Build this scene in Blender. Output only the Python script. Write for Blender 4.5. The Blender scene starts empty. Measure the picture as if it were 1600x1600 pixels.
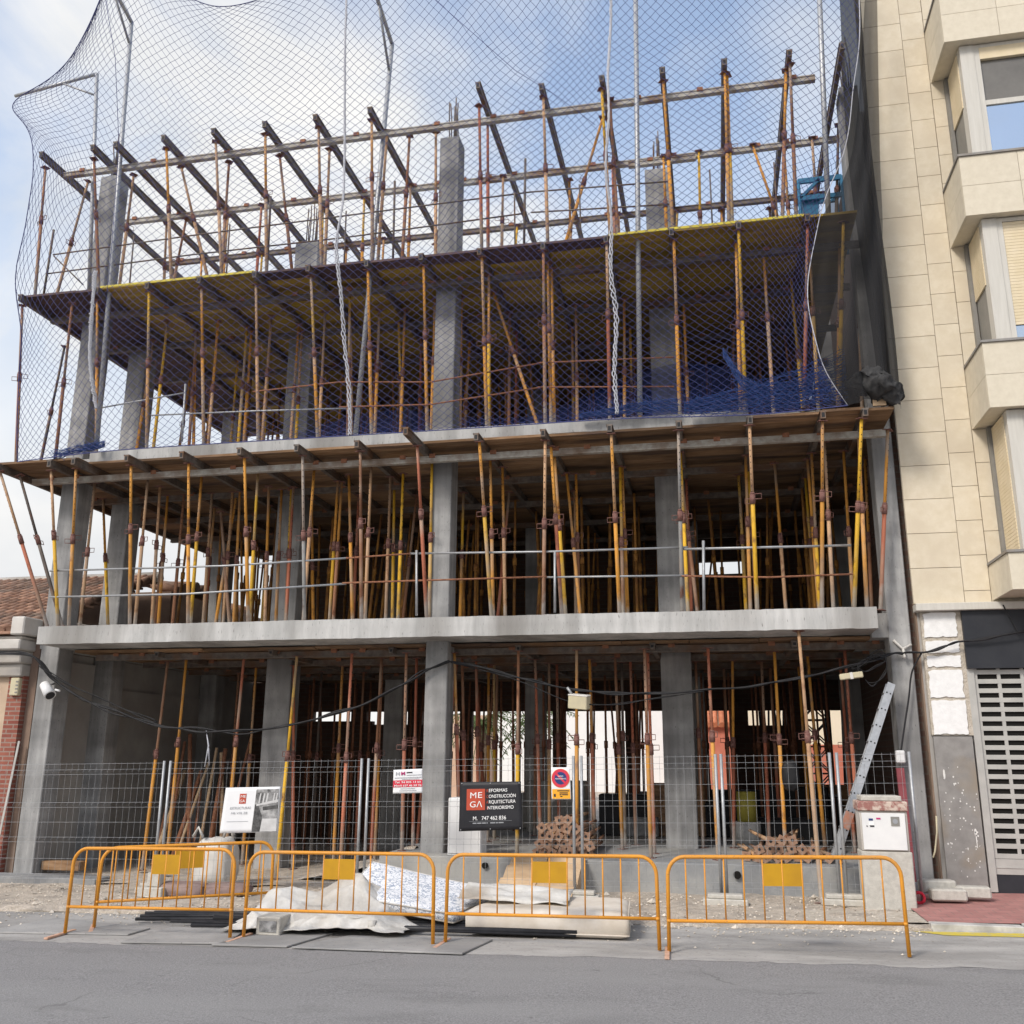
import bpy, bmesh, math, random
from mathutils import Vector, Matrix, noise
random.seed(7)
R = math.radians
SC = bpy.context.scene
COL = SC.collection

# ------------------------------------------------------------------ camera
FPX = 1490.55
PITCH, YAW, ROLL = R(14.2933), R(11.866), R(0.3534)
CAM = Vector((0, -14, 1.72))
fwd = Vector((-math.sin(YAW)*math.cos(PITCH), math.cos(YAW)*math.cos(PITCH), math.sin(PITCH)))
rgt = Vector((math.cos(YAW), math.sin(YAW), 0)); upv = rgt.cross(fwd)
r2 = rgt*math.cos(ROLL)+upv*math.sin(ROLL); u2 = upv*math.cos(ROLL)-rgt*math.sin(ROLL)
cam = bpy.data.cameras.new('camera'); camo = bpy.data.objects.new('camera', cam); COL.objects.link(camo)
M = Matrix((r2, u2, -fwd)).transposed().to_4x4(); M.translation = CAM
camo.matrix_world = M
cam.sensor_width = 36; cam.lens = FPX*36/1600; cam.clip_end = 3000; cam.clip_start = .05
SC.camera = camo

# ------------------------------------------------------------------ light and sky
SUN = Vector((-.42, -.72, .72)).normalized()
w = bpy.data.worlds.new('World'); SC.world = w; w.use_nodes = True
nt = w.node_tree; nt.nodes.clear()
def nd(t, k, **kw):
    n = t.nodes.new(k)
    for a, b in kw.items(): setattr(n, a, b)
    return n
out = nd(nt, 'ShaderNodeOutputWorld'); bg = nd(nt, 'ShaderNodeBackground')
sky = nd(nt, 'ShaderNodeTexSky', sky_type='NISHITA', sun_disc=False)
sky.sun_elevation = math.asin(SUN.z); sky.sun_rotation = math.atan2(SUN.x, SUN.y) % (2*math.pi)
sky.air_density = 1.0; sky.dust_density = 1.5
tc = nd(nt, 'ShaderNodeTexCoord'); mp = nd(nt, 'ShaderNodeMapping'); mp.inputs['Scale'].default_value = (1.0, 1.0, 1.7)
mp.inputs['Location'].default_value = (3.1, .4, .2)
n1 = nd(nt, 'ShaderNodeTexNoise'); n1.inputs['Scale'].default_value = 2.1; n1.inputs['Detail'].default_value = 9; n1.inputs['Roughness'].default_value = .55; n1.inputs['Distortion'].default_value = .5
rp = nd(nt, 'ShaderNodeValToRGB'); rp.color_ramp.elements[0].position = .43; rp.color_ramp.elements[1].position = .66
sep = nd(nt, 'ShaderNodeSeparateXYZ')
hz = nd(nt, 'ShaderNodeMapRange'); hz.inputs['From Min'].default_value = .22; hz.inputs['From Max'].default_value = .62; hz.inputs['To Min'].default_value = 1; hz.inputs['To Max'].default_value = .16
mx = nd(nt, 'ShaderNodeMath', operation='MAXIMUM')
mixc = nd(nt, 'ShaderNodeMix', data_type='RGBA')
n2 = nd(nt, 'ShaderNodeTexNoise'); n2.inputs['Scale'].default_value = 4; n2.inputs['Detail'].default_value = 6
cr = nd(nt, 'ShaderNodeValToRGB'); cr.color_ramp.elements[0].position = .3; cr.color_ramp.elements[1].position = .7
cr.color_ramp.elements[0].color = (5.3, 5.5, 5.75, 1); cr.color_ramp.elements[1].color = (7.6, 7.45, 7.2, 1)
gain = nd(nt, 'ShaderNodeVectorMath', operation='MULTIPLY'); gain.inputs[1].default_value = (2.25, 2.2, 2.1)
L = nt.links.new
L(tc.outputs['Generated'], mp.inputs['Vector']); L(mp.outputs[0], n1.inputs['Vector']); L(mp.outputs[0], n2.inputs['Vector'])
L(n1.outputs['Fac'], rp.inputs[0]); L(tc.outputs['Generated'], sep.inputs[0]); L(sep.outputs['Z'], hz.inputs['Value'])
L(rp.outputs[0], mx.inputs[0]); L(hz.outputs[0], mx.inputs[1]); L(mx.outputs[0], mixc.inputs['Factor'])
L(sky.outputs[0], gain.inputs[0]); L(gain.outputs[0], mixc.inputs['A']); L(n2.outputs['Fac'], cr.inputs[0]); L(cr.outputs[0], mixc.inputs['B'])
L(mixc.outputs['Result'], bg.inputs['Color']); bg.inputs['Strength'].default_value = .1
L(bg.outputs[0], out.inputs[0])
sl = bpy.data.lights.new('sun', 'SUN'); sl.energy = 1.75; sl.angle = R(14); sl.color = (1, .94, .86)
so = bpy.data.objects.new('sun', sl); COL.objects.link(so); so.rotation_euler = SUN.to_track_quat('Z', 'Y').to_euler()
SC.view_settings.view_transform = 'Standard'; SC.view_settings.look = 'None'; SC.view_settings.gamma = 1; SC.view_settings.exposure = 0.5

# ------------------------------------------------------------------ measuring helpers: a sight line met with a real plane
def ray(px, py): return r2*((px-800)/FPX)+u2*((800-py)/FPX)+fwd
def AY(px, py, y):
    d = ray(px, py); return CAM+d*((y-CAM.y)/d.y)
def AZ(px, py, z):
    d = ray(px, py); return CAM+d*((z-CAM.z)/d.z)
def walk_z(x): return -.10+.018*x
def road_z(x): return -.16+.018*x

# ------------------------------------------------------------------ materials
def mat(name, c1, c2=None, scale=6, rough=.8, bump=0, bscale=None, metal=0, spec=.3, detail=6, c3=None, stretch=None, lo=.35, hi=.65, island=0, objcol=False, bdist=.01, specks=None, splash=0, boards=0):
    m = bpy.data.materials.new(name); m.use_nodes = True; t = m.node_tree
    b = t.nodes['Principled BSDF']; b.inputs['Roughness'].default_value = rough; b.inputs['Metallic'].default_value = metal
    b.inputs['Specular IOR Level'].default_value = spec
    l = t.links.new
    tcn = nd(t, 'ShaderNodeTexCoord'); mpn = nd(t, 'ShaderNodeMapping'); l(tcn.outputs['Object'], mpn.inputs[0])
    if stretch: mpn.inputs['Scale'].default_value = stretch
    oi = nd(t, 'ShaderNodeObjectInfo')
    if objcol:
        mu = nd(t, 'ShaderNodeMath', operation='MULTIPLY'); mu.inputs[1].default_value = 40; l(oi.outputs['Random'], mu.inputs[0])
        l(mu.outputs[0], mpn.inputs['Location'])
    n = nd(t, 'ShaderNodeTexNoise'); n.inputs['Scale'].default_value = scale; n.inputs['Detail'].default_value = detail; n.inputs['Roughness'].default_value = .62
    l(mpn.outputs[0], n.inputs['Vector'])
    col = None
    if c2 or objcol:
        r = nd(t, 'ShaderNodeMapRange'); r.inputs['From Min'].default_value = lo; r.inputs['From Max'].default_value = hi; l(n.outputs['Fac'], r.inputs[0])
        x = nd(t, 'ShaderNodeMix', data_type='RGBA'); l(r.outputs[0], x.inputs['Factor'])
        if objcol: l(oi.outputs['Color'], x.inputs['A'])
        else: x.inputs['A'].default_value = (*c1, 1)
        x.inputs['B'].default_value = (*(c2 or c1), 1); col = x.outputs['Result']
        if c3:
            n3 = nd(t, 'ShaderNodeTexNoise'); n3.inputs['Scale'].default_value = scale*.23; n3.inputs['Detail'].default_value = 5; l(mpn.outputs[0], n3.inputs['Vector'])
            r3 = nd(t, 'ShaderNodeMapRange'); r3.inputs['From Min'].default_value = .48; r3.inputs['From Max'].default_value = .68; l(n3.outputs['Fac'], r3.inputs[0])
            x3 = nd(t, 'ShaderNodeMix', data_type='RGBA'); l(r3.outputs[0], x3.inputs['Factor']); l(col, x3.inputs['A']); x3.inputs['B'].default_value = (*c3, 1); col = x3.outputs['Result']
    if boards and col:
        for st, sc, k in (((.05,.05,1.0), 2.6, boards), ((1,1,.02), 11, boards*.7)):
            mb = nd(t, 'ShaderNodeMapping'); mb.inputs['Scale'].default_value = st; l(tcn.outputs['Object'], mb.inputs[0]); nb_ = nd(t, 'ShaderNodeTexNoise'); nb_.inputs['Scale'].default_value = sc; nb_.inputs['Detail'].default_value = 2; l(mb.outputs[0], nb_.inputs['Vector'])
            rb = nd(t, 'ShaderNodeMapRange'); rb.inputs['From Min'].default_value = .35; rb.inputs['From Max'].default_value = .65; rb.inputs['To Min'].default_value = 1-k; rb.inputs['To Max'].default_value = 1+k; l(nb_.outputs['Fac'], rb.inputs[0])
            vb = nd(t, 'ShaderNodeVectorMath', operation='SCALE'); l(col, vb.inputs[0]); l(rb.outputs[0], vb.inputs['Scale']); col = vb.outputs[0]
    if specks and col:
        ns = nd(t, 'ShaderNodeTexNoise'); ns.inputs['Scale'].default_value = specks[0]; ns.inputs['Detail'].default_value = 3; l(mpn.outputs[0], ns.inputs['Vector'])
        rs = nd(t, 'ShaderNodeMapRange'); rs.inputs['From Min'].default_value = specks[1]; rs.inputs['From Max'].default_value = specks[1]+.04; rs.inputs['To Max'].default_value = .8; l(ns.outputs['Fac'], rs.inputs[0])
        xs = nd(t, 'ShaderNodeMix', data_type='RGBA'); l(rs.outputs[0], xs.inputs['Factor']); l(col, xs.inputs['A']); xs.inputs['B'].default_value = (*specks[2], 1); col = xs.outputs['Result']
    if splash:                                               # dried cement up the foot of a prop
        sp = nd(t, 'ShaderNodeSeparateXYZ'); l(tcn.outputs['Object'], sp.inputs[0]); ad = nd(t, 'ShaderNodeMath', operation='MULTIPLY_ADD'); ad.inputs[1].default_value = .55; l(n.outputs['Fac'], ad.inputs[0]); l(sp.outputs['Z'], ad.inputs[2])
        rz = nd(t, 'ShaderNodeMapRange'); rz.inputs['From Min'].default_value = splash; rz.inputs['From Max'].default_value = splash+.16; rz.inputs['To Min'].default_value = .85; rz.inputs['To Max'].default_value = 0; l(ad.outputs[0], rz.inputs[0])
        xz = nd(t, 'ShaderNodeMix', data_type='RGBA'); l(rz.outputs[0], xz.inputs['Factor']); l(col, xz.inputs['A']); xz.inputs['B'].default_value = (.44,.41,.37,1); col = xz.outputs['Result']
    if island:
        g = nd(t, 'ShaderNodeNewGeometry'); h = nd(t, 'ShaderNodeMapRange'); h.inputs['To Min'].default_value = 1-island; h.inputs['To Max'].default_value = 1+island
        l(g.outputs['Random Per Island'], h.inputs[0]); v = nd(t, 'ShaderNodeVectorMath', operation='SCALE')
        if col: l(col, v.inputs[0])
        else: v.inputs[0].default_value = c1
        l(h.outputs[0], v.inputs['Scale']); col = v.outputs[0]
    if col: l(col, b.inputs['Base Color'])
    else: b.inputs['Base Color'].default_value = (*c1, 1)
    if bump:
        nb = nd(t, 'ShaderNodeTexNoise'); nb.inputs['Scale'].default_value = bscale or scale*4; nb.inputs['Detail'].default_value = 8; l(mpn.outputs[0], nb.inputs['Vector'])
        bp = nd(t, 'ShaderNodeBump'); bp.inputs['Strength'].default_value = bump; bp.inputs['Distance'].default_value = bdist; l(nb.outputs['Fac'], bp.inputs['Height']); l(bp.outputs[0], b.inputs['Normal'])
    return m
def brickmat(name, c1, c2, mortar, sx, bw, bh, msize=.012, rough=.85, rot=None, bump=.4):
    m = mat(name, c1, rough=rough); t = m.node_tree; b = t.nodes['Principled BSDF']; l = t.links.new
    tcn = nd(t, 'ShaderNodeTexCoord'); mpn = nd(t, 'ShaderNodeMapping'); l(tcn.outputs['Object'], mpn.inputs[0]); mpn.inputs['Rotation'].default_value = rot or (R(90), 0, 0)
    k = nd(t, 'ShaderNodeTexBrick'); k.inputs['Scale'].default_value = sx; k.inputs['Brick Width'].default_value = bw; k.inputs['Row Height'].default_value = bh; k.inputs['Mortar Size'].default_value = msize
    k.inputs['Color1'].default_value = (*c1, 1); k.inputs['Color2'].default_value = (*c2, 1); k.inputs['Mortar'].default_value = (*mortar, 1)
    l(mpn.outputs[0], k.inputs['Vector'])
    n = nd(t, 'ShaderNodeTexNoise'); n.inputs['Scale'].default_value = 5; n.inputs['Detail'].default_value = 7; l(tcn.outputs['Object'], n.inputs['Vector'])
    h = nd(t, 'ShaderNodeMapRange'); h.inputs['To Min'].default_value = .65; h.inputs['To Max'].default_value = 1.35; l(n.outputs['Fac'], h.inputs[0])
    v = nd(t, 'ShaderNodeVectorMath', operation='SCALE'); l(k.outputs['Color'], v.inputs[0]); l(h.outputs[0], v.inputs['Scale']); l(v.outputs[0], b.inputs['Base Color'])
    bp = nd(t, 'ShaderNodeBump'); bp.inputs['Strength'].default_value = bump; bp.inputs['Distance'].default_value = .01; bp.invert = True; l(k.outputs['Fac'], bp.inputs['Height']); l(bp.outputs[0], b.inputs['Normal'])
    return m
MT = {}
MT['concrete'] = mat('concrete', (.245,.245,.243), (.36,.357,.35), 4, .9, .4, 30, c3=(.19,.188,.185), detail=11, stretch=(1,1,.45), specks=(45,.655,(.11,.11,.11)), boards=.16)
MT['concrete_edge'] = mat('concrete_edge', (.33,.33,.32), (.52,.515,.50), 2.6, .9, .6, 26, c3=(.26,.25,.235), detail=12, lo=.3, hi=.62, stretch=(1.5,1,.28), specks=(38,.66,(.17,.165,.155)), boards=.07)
MT['concrete_dark'] = mat('concrete_dark', (.20,.205,.21), (.28,.28,.275), 4, .9, .3, 30)
MT['plinth'] = mat('plinth', (.22,.23,.24), (.33,.33,.32), 2.5, .9, .4, 30, c3=(.40,.39,.36), detail=9)
MT['plaster'] = mat('plaster', (.30,.29,.275), (.40,.385,.36), 1.5, .9, .3, 14, c3=(.24,.21,.19), detail=10)
MT['brown_board'] = mat('brown_board', (.19,.105,.05), (.30,.19,.11), 3, .8, .25, 20, stretch=(1, 7, 7), island=.35, c3=(.10,.065,.05))
MT['yellow_board'] = mat('yellow_board', (.44,.30,.045), (.33,.21,.035), 3, .6, .15, 20, stretch=(1,6,6), island=.25, c3=(.20,.12,.04))
MT['purple_board'] = mat('purple_board', (.075,.045,.05), (.12,.075,.07), 3, .7, .2, 20, stretch=(1,6,6), island=.3)
MT['yellow_edge'] = mat('yellow_edge', (.62,.52,.06), (.5,.4,.06), 6, .6)
MT['beam_steel'] = mat('beam_steel', (.10,.085,.075), (.20,.17,.145), 9, .7, .2, 40, metal=.2, c3=(.15,.085,.05))
MT['beam_pale'] = mat('beam_pale', (.46,.45,.41), (.30,.26,.22), 9, .75, .2, 40, c3=(.20,.14,.10))
MT['galv'] = mat('galv', (.42,.43,.44), (.33,.34,.35), 12, .5, .1, 60, metal=.5)
MT['prop'] = mat('prop', (.5,.2,.05), (.16,.062,.035), 7, .72, .25, 60, objcol=True, lo=.53, hi=.72, stretch=(1,1,1.0), detail=9, c3=(.36,.27,.20))
MT['prop_lower'] = mat('prop_lower', (.5,.2,.05), (.16,.062,.035), 7, .72, .25, 60, objcol=True, lo=.54, hi=.72, detail=9, c3=(.36,.27,.20), splash=.36)
MT['prop_collar'] = mat('prop_collar', (.14,.06,.05), (.22,.12,.10), 25, .8, .3, 60)
MT['prop_far'] = mat('prop_far', (.48,.235,.05), (.22,.10,.045), 5, .75, 0, island=.45)
MT['rust'] = mat('rust', (.20,.085,.05), (.32,.15,.085), 18, .85, .4, 60)
MT['net'] = mat('net', (.045,.055,.17), (.07,.075,.18), 8, .7)
MT['cord'] = mat('cord', (.55,.56,.60), (.40,.41,.46), 30, .8)
def asphalt():
    m = mat('road', (.145,.141,.141), (.325,.317,.313), 62, .92, .9, 90, detail=5, bdist=.006, lo=.3, hi=.7); t = m.node_tree; b = t.nodes['Principled BSDF']; l = t.links.new
    src = b.inputs['Base Color'].links[0].from_socket; tcn = nd(t, 'ShaderNodeTexCoord')
    for sc, st, lo, hi, c, k in ((.9,(.3,1.5,1),.46,.72,(.28,.275,.268),.45),(2.0,(.5,1.3,1),.58,.72,(.14,.136,.135),.30),(7,(.8,1.4,1),.69,.75,(.07,.068,.068),.55),(26,(1,1,1),.70,.77,(.36,.35,.335),.6)):
        mp_ = nd(t, 'ShaderNodeMapping'); mp_.inputs['Scale'].default_value = st; l(tcn.outputs['Object'], mp_.inputs[0]); nn_ = nd(t, 'ShaderNodeTexNoise'); nn_.inputs['Scale'].default_value = sc; nn_.inputs['Detail'].default_value = 6; l(mp_.outputs[0], nn_.inputs['Vector'])
        r_ = nd(t, 'ShaderNodeMapRange'); r_.inputs['From Min'].default_value = lo; r_.inputs['From Max'].default_value = hi; r_.inputs['To Max'].default_value = k; l(nn_.outputs['Fac'], r_.inputs[0])
        x_ = nd(t, 'ShaderNodeMix', data_type='RGBA'); l(r_.outputs[0], x_.inputs['Factor']); l(src, x_.inputs['A']); x_.inputs['B'].default_value = (*c, 1); src = x_.outputs['Result']
    v_ = nd(t, 'ShaderNodeTexVoronoi', feature='DISTANCE_TO_EDGE'); v_.inputs['Scale'].default_value = .55
    wob = nd(t, 'ShaderNodeTexNoise'); wob.inputs['Scale'].default_value = 2.4; wob.inputs['Detail'].default_value = 8; l(tcn.outputs['Object'], wob.inputs['Vector'])
    mw = nd(t, 'ShaderNodeMix', data_type='RGBA'); mw.inputs['Factor'].default_value = .28; l(tcn.outputs['Object'], mw.inputs['A']); l(wob.outputs['Color'], mw.inputs['B']); l(mw.outputs['Result'], v_.inputs['Vector'])
    rc = nd(t, 'ShaderNodeMapRange'); rc.inputs['From Min'].default_value = .002; rc.inputs['From Max'].default_value = .006; rc.inputs['To Min'].default_value = .32; rc.inputs['To Max'].default_value = 0; l(v_.outputs['Distance'], rc.inputs[0])
    mk = nd(t, 'ShaderNodeTexNoise'); mk.inputs['Scale'].default_value = .7; l(tcn.outputs['Object'], mk.inputs['Vector']); rk = nd(t, 'ShaderNodeMapRange'); rk.inputs['From Min'].default_value = .50; rk.inputs['From Max'].default_value = .60; l(mk.outputs['Fac'], rk.inputs[0])
    mm = nd(t, 'ShaderNodeMath', operation='MULTIPLY'); l(rc.outputs[0], mm.inputs[0]); l(rk.outputs[0], mm.inputs[1])
    xc = nd(t, 'ShaderNodeMix', data_type='RGBA'); l(mm.outputs[0], xc.inputs['Factor']); l(src, xc.inputs['A']); xc.inputs['B'].default_value = (.05,.048,.047,1); src = xc.outputs['Result']
    l(src, b.inputs['Base Color']); return m
MT['road'] = asphalt()
MT['gutter'] = mat('gutter', (.28,.27,.255), (.43,.415,.395), 1.7, .9, .5, 70, detail=13, c3=(.215,.205,.195), stretch=(.6,1.6,1), specks=(34,.64,(.16,.15,.14)))
MT['rubble'] = mat('rubble', (.42,.36,.29), (.60,.53,.45), 11, .95, 1.0, 40, detail=12, c3=(.35,.31,.265), bdist=.03)
MT['pebble'] = mat('pebble', (.46,.41,.34), (.60,.55,.48), 20, .95, island=.35)
MT['kerb'] = mat('kerb', (.44,.43,.41), (.55,.54,.51), 14, .9, .3, 60, c3=(.33,.32,.3))
MT['kerb_yellow'] = mat('kerb_yellow', (.60,.47,.05), (.42,.38,.22), 18, .85, .2, 60, lo=.45, hi=.7)
MT['red_paving'] = brickmat('red_paving', (.36,.17,.155), (.41,.20,.18), (.27,.17,.15), 1, .2, .2, .006, rot=(0,0,0), bump=.3)
MT['cladding'] = mat('cladding', (.605,.53,.40), (.66,.59,.465), 9, .55, .08, 40, island=.04, detail=9, c3=(.585,.51,.39))
MT['cladding_pale'] = mat('cladding_pale', (.60,.54,.425), (.66,.60,.48), 9, .55, .08, 40, island=.05, detail=9)
MT['dark_joint'] = mat('dark_joint', (.16,.12,.085))
MT['alu'] = mat('alu', (.52,.50,.45), (.58,.56,.51), 3, .45, stretch=(8,8,.6))
MT['alu_dark'] = mat('alu_dark', (.20,.195,.18), (.25,.24,.22), 4, .5)
MT['shutter_cream'] = mat('shutter_cream', (.64,.54,.36), (.70,.60,.43), 5, .6)
MT['glass'] = mat('glass', (.45,.52,.60), rough=.04, metal=.85, spec=.8)
MT['glass_grey'] = mat('glass_grey', (.13,.12,.105), (.17,.16,.14), 2, .25, spec=.5)
MT['black'] = mat('black', (.012,.012,.014), (.02,.02,.022), 9, .6)
MT['fascia'] = mat('fascia', (.022,.024,.03), (.032,.034,.04), 3, .45, .05, 30)
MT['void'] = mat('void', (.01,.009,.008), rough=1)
MT['shutter_grey'] = mat('shutter_grey', (.40,.395,.37), (.47,.46,.43), 4, .5, metal=.15)
MT['crumble'] = mat('crumble', (.72,.72,.71), (.80,.80,.79), 12, .9, .3, 40)
MT['mortar'] = mat('mortar', (.40,.35,.28), (.55,.50,.43), 14, .95, .8, 40, bdist=.02)
MT['grey_stone'] = mat('grey_stone', (.22,.21,.20), (.28,.27,.255), 8, .6, .1, 60, c3=(.26,.22,.17), detail=9)
MT['splash'] = mat('splash', (.7,.69,.66))
MT['brick_red'] = brickmat('brick_red', (.22,.065,.048), (.28,.10,.07), (.27,.19,.155), 1, .25, .075, .012)
MT['house_wall'] = mat('house_wall', (.48,.36,.255), (.56,.44,.33), 2.5, .9, .3, 20, c3=(.36,.24,.18), detail=10)
MT['rust_orange'] = mat('rust_orange', (.52,.17,.08), (.42,.30,.25), 14, .8)
MT['house_white'] = mat('house_white', (.50,.47,.43), (.60,.575,.535), 3, .9, .2, 20, c3=(.34,.31,.275))
MT['tile'] = mat('tile', (.20,.105,.07), (.33,.20,.14), 6, .9, .3, 30, island=.4, c3=(.16,.12,.095))
MT['brown_wall'] = mat('brown_wall', (.22,.155,.115), (.31,.23,.175), 2, .95, .4, 14, c3=(.17,.11,.085))
MT['dark_brick'] = brickmat('dark_brick', (.085,.05,.038), (.11,.065,.048), (.10,.08,.065), 1, .25, .1, .012)
MT['yellow_paint'] = mat('yellow_paint', (.68,.29,.028), (.60,.26,.035), 9, .5, .05, 60, c3=(.56,.27,.07), specks=(70,.64,(.26,.13,.07)))
MT['yellow_plate'] = mat('yellow_plate', (.52,.28,.012), (.44,.23,.014), 4, .55)
MT['foot_pink'] = mat('foot_pink', (.62,.40,.30), (.50,.30,.2), 12, .7)
MT['white_plastic'] = mat('white_plastic', (.74,.74,.73), (.66,.66,.66), 3, .5)
MT['banner_white'] = mat('banner_white', (.76,.77,.78), (.70,.71,.73), 3, .6)
MT['banner_black'] = mat('banner_black', (.016,.016,.02), (.024,.024,.028), 4, .5)
MT['photo_grey'] = mat('photo_grey', (.07,.07,.07), (.42,.42,.42), 9, .6, detail=8, c3=(.2,.2,.2))
MT['photo_pale'] = mat('photo_pale', (.45,.45,.45), (.58,.58,.58), 7, .6)
MT['photo_dark'] = mat('photo_dark', (.035,.035,.035), (.12,.12,.12), 20, .6)
MT['logo_red'] = mat('logo_red', (.46,.075,.04), rough=.5)
MT['sign_red'] = mat('sign_red', (.60,.04,.07), rough=.5)
MT['sign_blue'] = mat('sign_blue', (.025,.045,.16), rough=.5)
MT['sign_orange'] = mat('sign_orange', (.80,.38,.03), rough=.5)
MT['sign_magenta'] = mat('sign_magenta', (.45,.03,.16), rough=.5)
MT['ink'] = mat('ink', (.03,.03,.035), rough=.6)
MT['ink_grey'] = mat('ink_grey', (.30,.31,.33), rough=.6)
MT['letter'] = mat('letter', (.80,.80,.79), rough=.6)
MT['tarp'] = mat('tarp', (.50,.48,.44), (.66,.65,.62), 4, .75, .5, 30, c3=(.36,.32,.27), bdist=.02, detail=10)
MT['mattress'] = mat('mattress', (.60,.54,.46), (.68,.63,.56), 5, .9, .2, 30, c3=(.50,.43,.34))
MT['pipe_black'] = mat('pipe_black', (.016,.017,.02), (.03,.03,.034), 8, .45)
MT['block'] = mat('block', (.42,.40,.36), (.52,.50,.45), 16, .95, .5, 60)
MT['cream_plastic'] = mat('cream_plastic', (.58,.52,.35), (.50,.45,.32), 6, .6)
MT['wood'] = mat('wood', (.48,.33,.20), (.58,.43,.28), 3, .8, .2, 20, stretch=(1,1,5), island=.2, c3=(.36,.22,.12))
MT['bag'] = mat('bag', (.56,.54,.50), (.66,.64,.60), 5, .85, .3, 20)
MT['sack'] = mat('sack', (.20,.14,.13), (.28,.21,.19), 6, .9, .3, 20)
MT['terracotta'] = mat('terracotta', (.48,.15,.07), (.56,.22,.12), 4, .9, island=.2)
MT['far_white'] = mat('far_white', (.80,.80,.79), (.76,.76,.75), 1, .9)
MT['far_pink'] = mat('far_pink', (.62,.42,.30), (.66,.47,.36), 1, .9)
MT['far_red'] = mat('far_red', (.46,.14,.09), (.52,.19,.13), 2, .9)
MT['far_cream'] = mat('far_cream', (.74,.66,.50), (.78,.70,.55), 1, .9)
MT['leaf'] = mat('leaf', (.06,.10,.03), (.12,.16,.06), 6, .7)
MT['trunk'] = mat('trunk', (.16,.11,.07), (.22,.16,.11), 12, .9, .4, 30)
MT['blue_steel'] = mat('blue_steel', (.03,.15,.28), (.05,.19,.33), 6, .5)
MT['green_stain'] = mat('green_stain', (.26,.23,.04), rough=.7)
MT['red_hose'] = mat('red_hose', (.50,.02,.045), rough=.6)
MT['maroon'] = mat('maroon', (.22,.05,.06), (.28,.08,.09), 5, .7)
MT['steel_plate'] = mat('steel_plate', (.27,.268,.262), (.38,.37,.355), 2.2, .8, .25, 50, detail=12, c3=(.21,.205,.20), specks=(30,.66,(.15,.14,.135)))
def meshcloth(name, c, keep):
    m = mat(name, c, rough=.9); t = m.node_tree; b = t.nodes['Principled BSDF']; o = t.nodes['Material Output']
    tr = nd(t, 'ShaderNodeBsdfTransparent'); mi = nd(t, 'ShaderNodeMixShader'); mi.inputs[0].default_value = keep
    t.links.new(tr.outputs[0], mi.inputs[1]); t.links.new(b.outputs[0], mi.inputs[2]); t.links.new(mi.outputs[0], o.inputs[0]); return m
MT['debris_mesh'] = meshcloth('debris_mesh', (.022,.022,.024), .66)
MT['debris_dense'] = meshcloth('debris_dense', (.03,.03,.03), .88)
# printed floral ticking of the mattress
def ticking():
    m = mat('ticking', (.72,.73,.75), rough=.85); t = m.node_tree; b = t.nodes['Principled BSDF']; l = t.links.new
    tcn = nd(t, 'ShaderNodeTexCoord'); n = nd(t, 'ShaderNodeTexNoise'); n.inputs['Scale'].default_value = 12; n.inputs['Detail'].default_value = 1; n.inputs['Distortion'].default_value = 1.6; l(tcn.outputs['Object'], n.inputs['Vector'])
    r = nd(t, 'ShaderNodeValToRGB'); e = r.color_ramp.elements; e[0].position = .43; e[0].color = (.74,.75,.77,1); e[1].position = .47; e[1].color = (.26,.31,.40,1)
    e2 = r.color_ramp.elements.new(.52); e2.color = (.40,.44,.5,1); e3 = r.color_ramp.elements.new(.56); e3.color = (.74,.75,.77,1)
    l(n.outputs['Fac'], r.inputs[0]); l(r.outputs[0], b.inputs['Base Color']); return m
MT['ticking'] = ticking()

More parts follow.
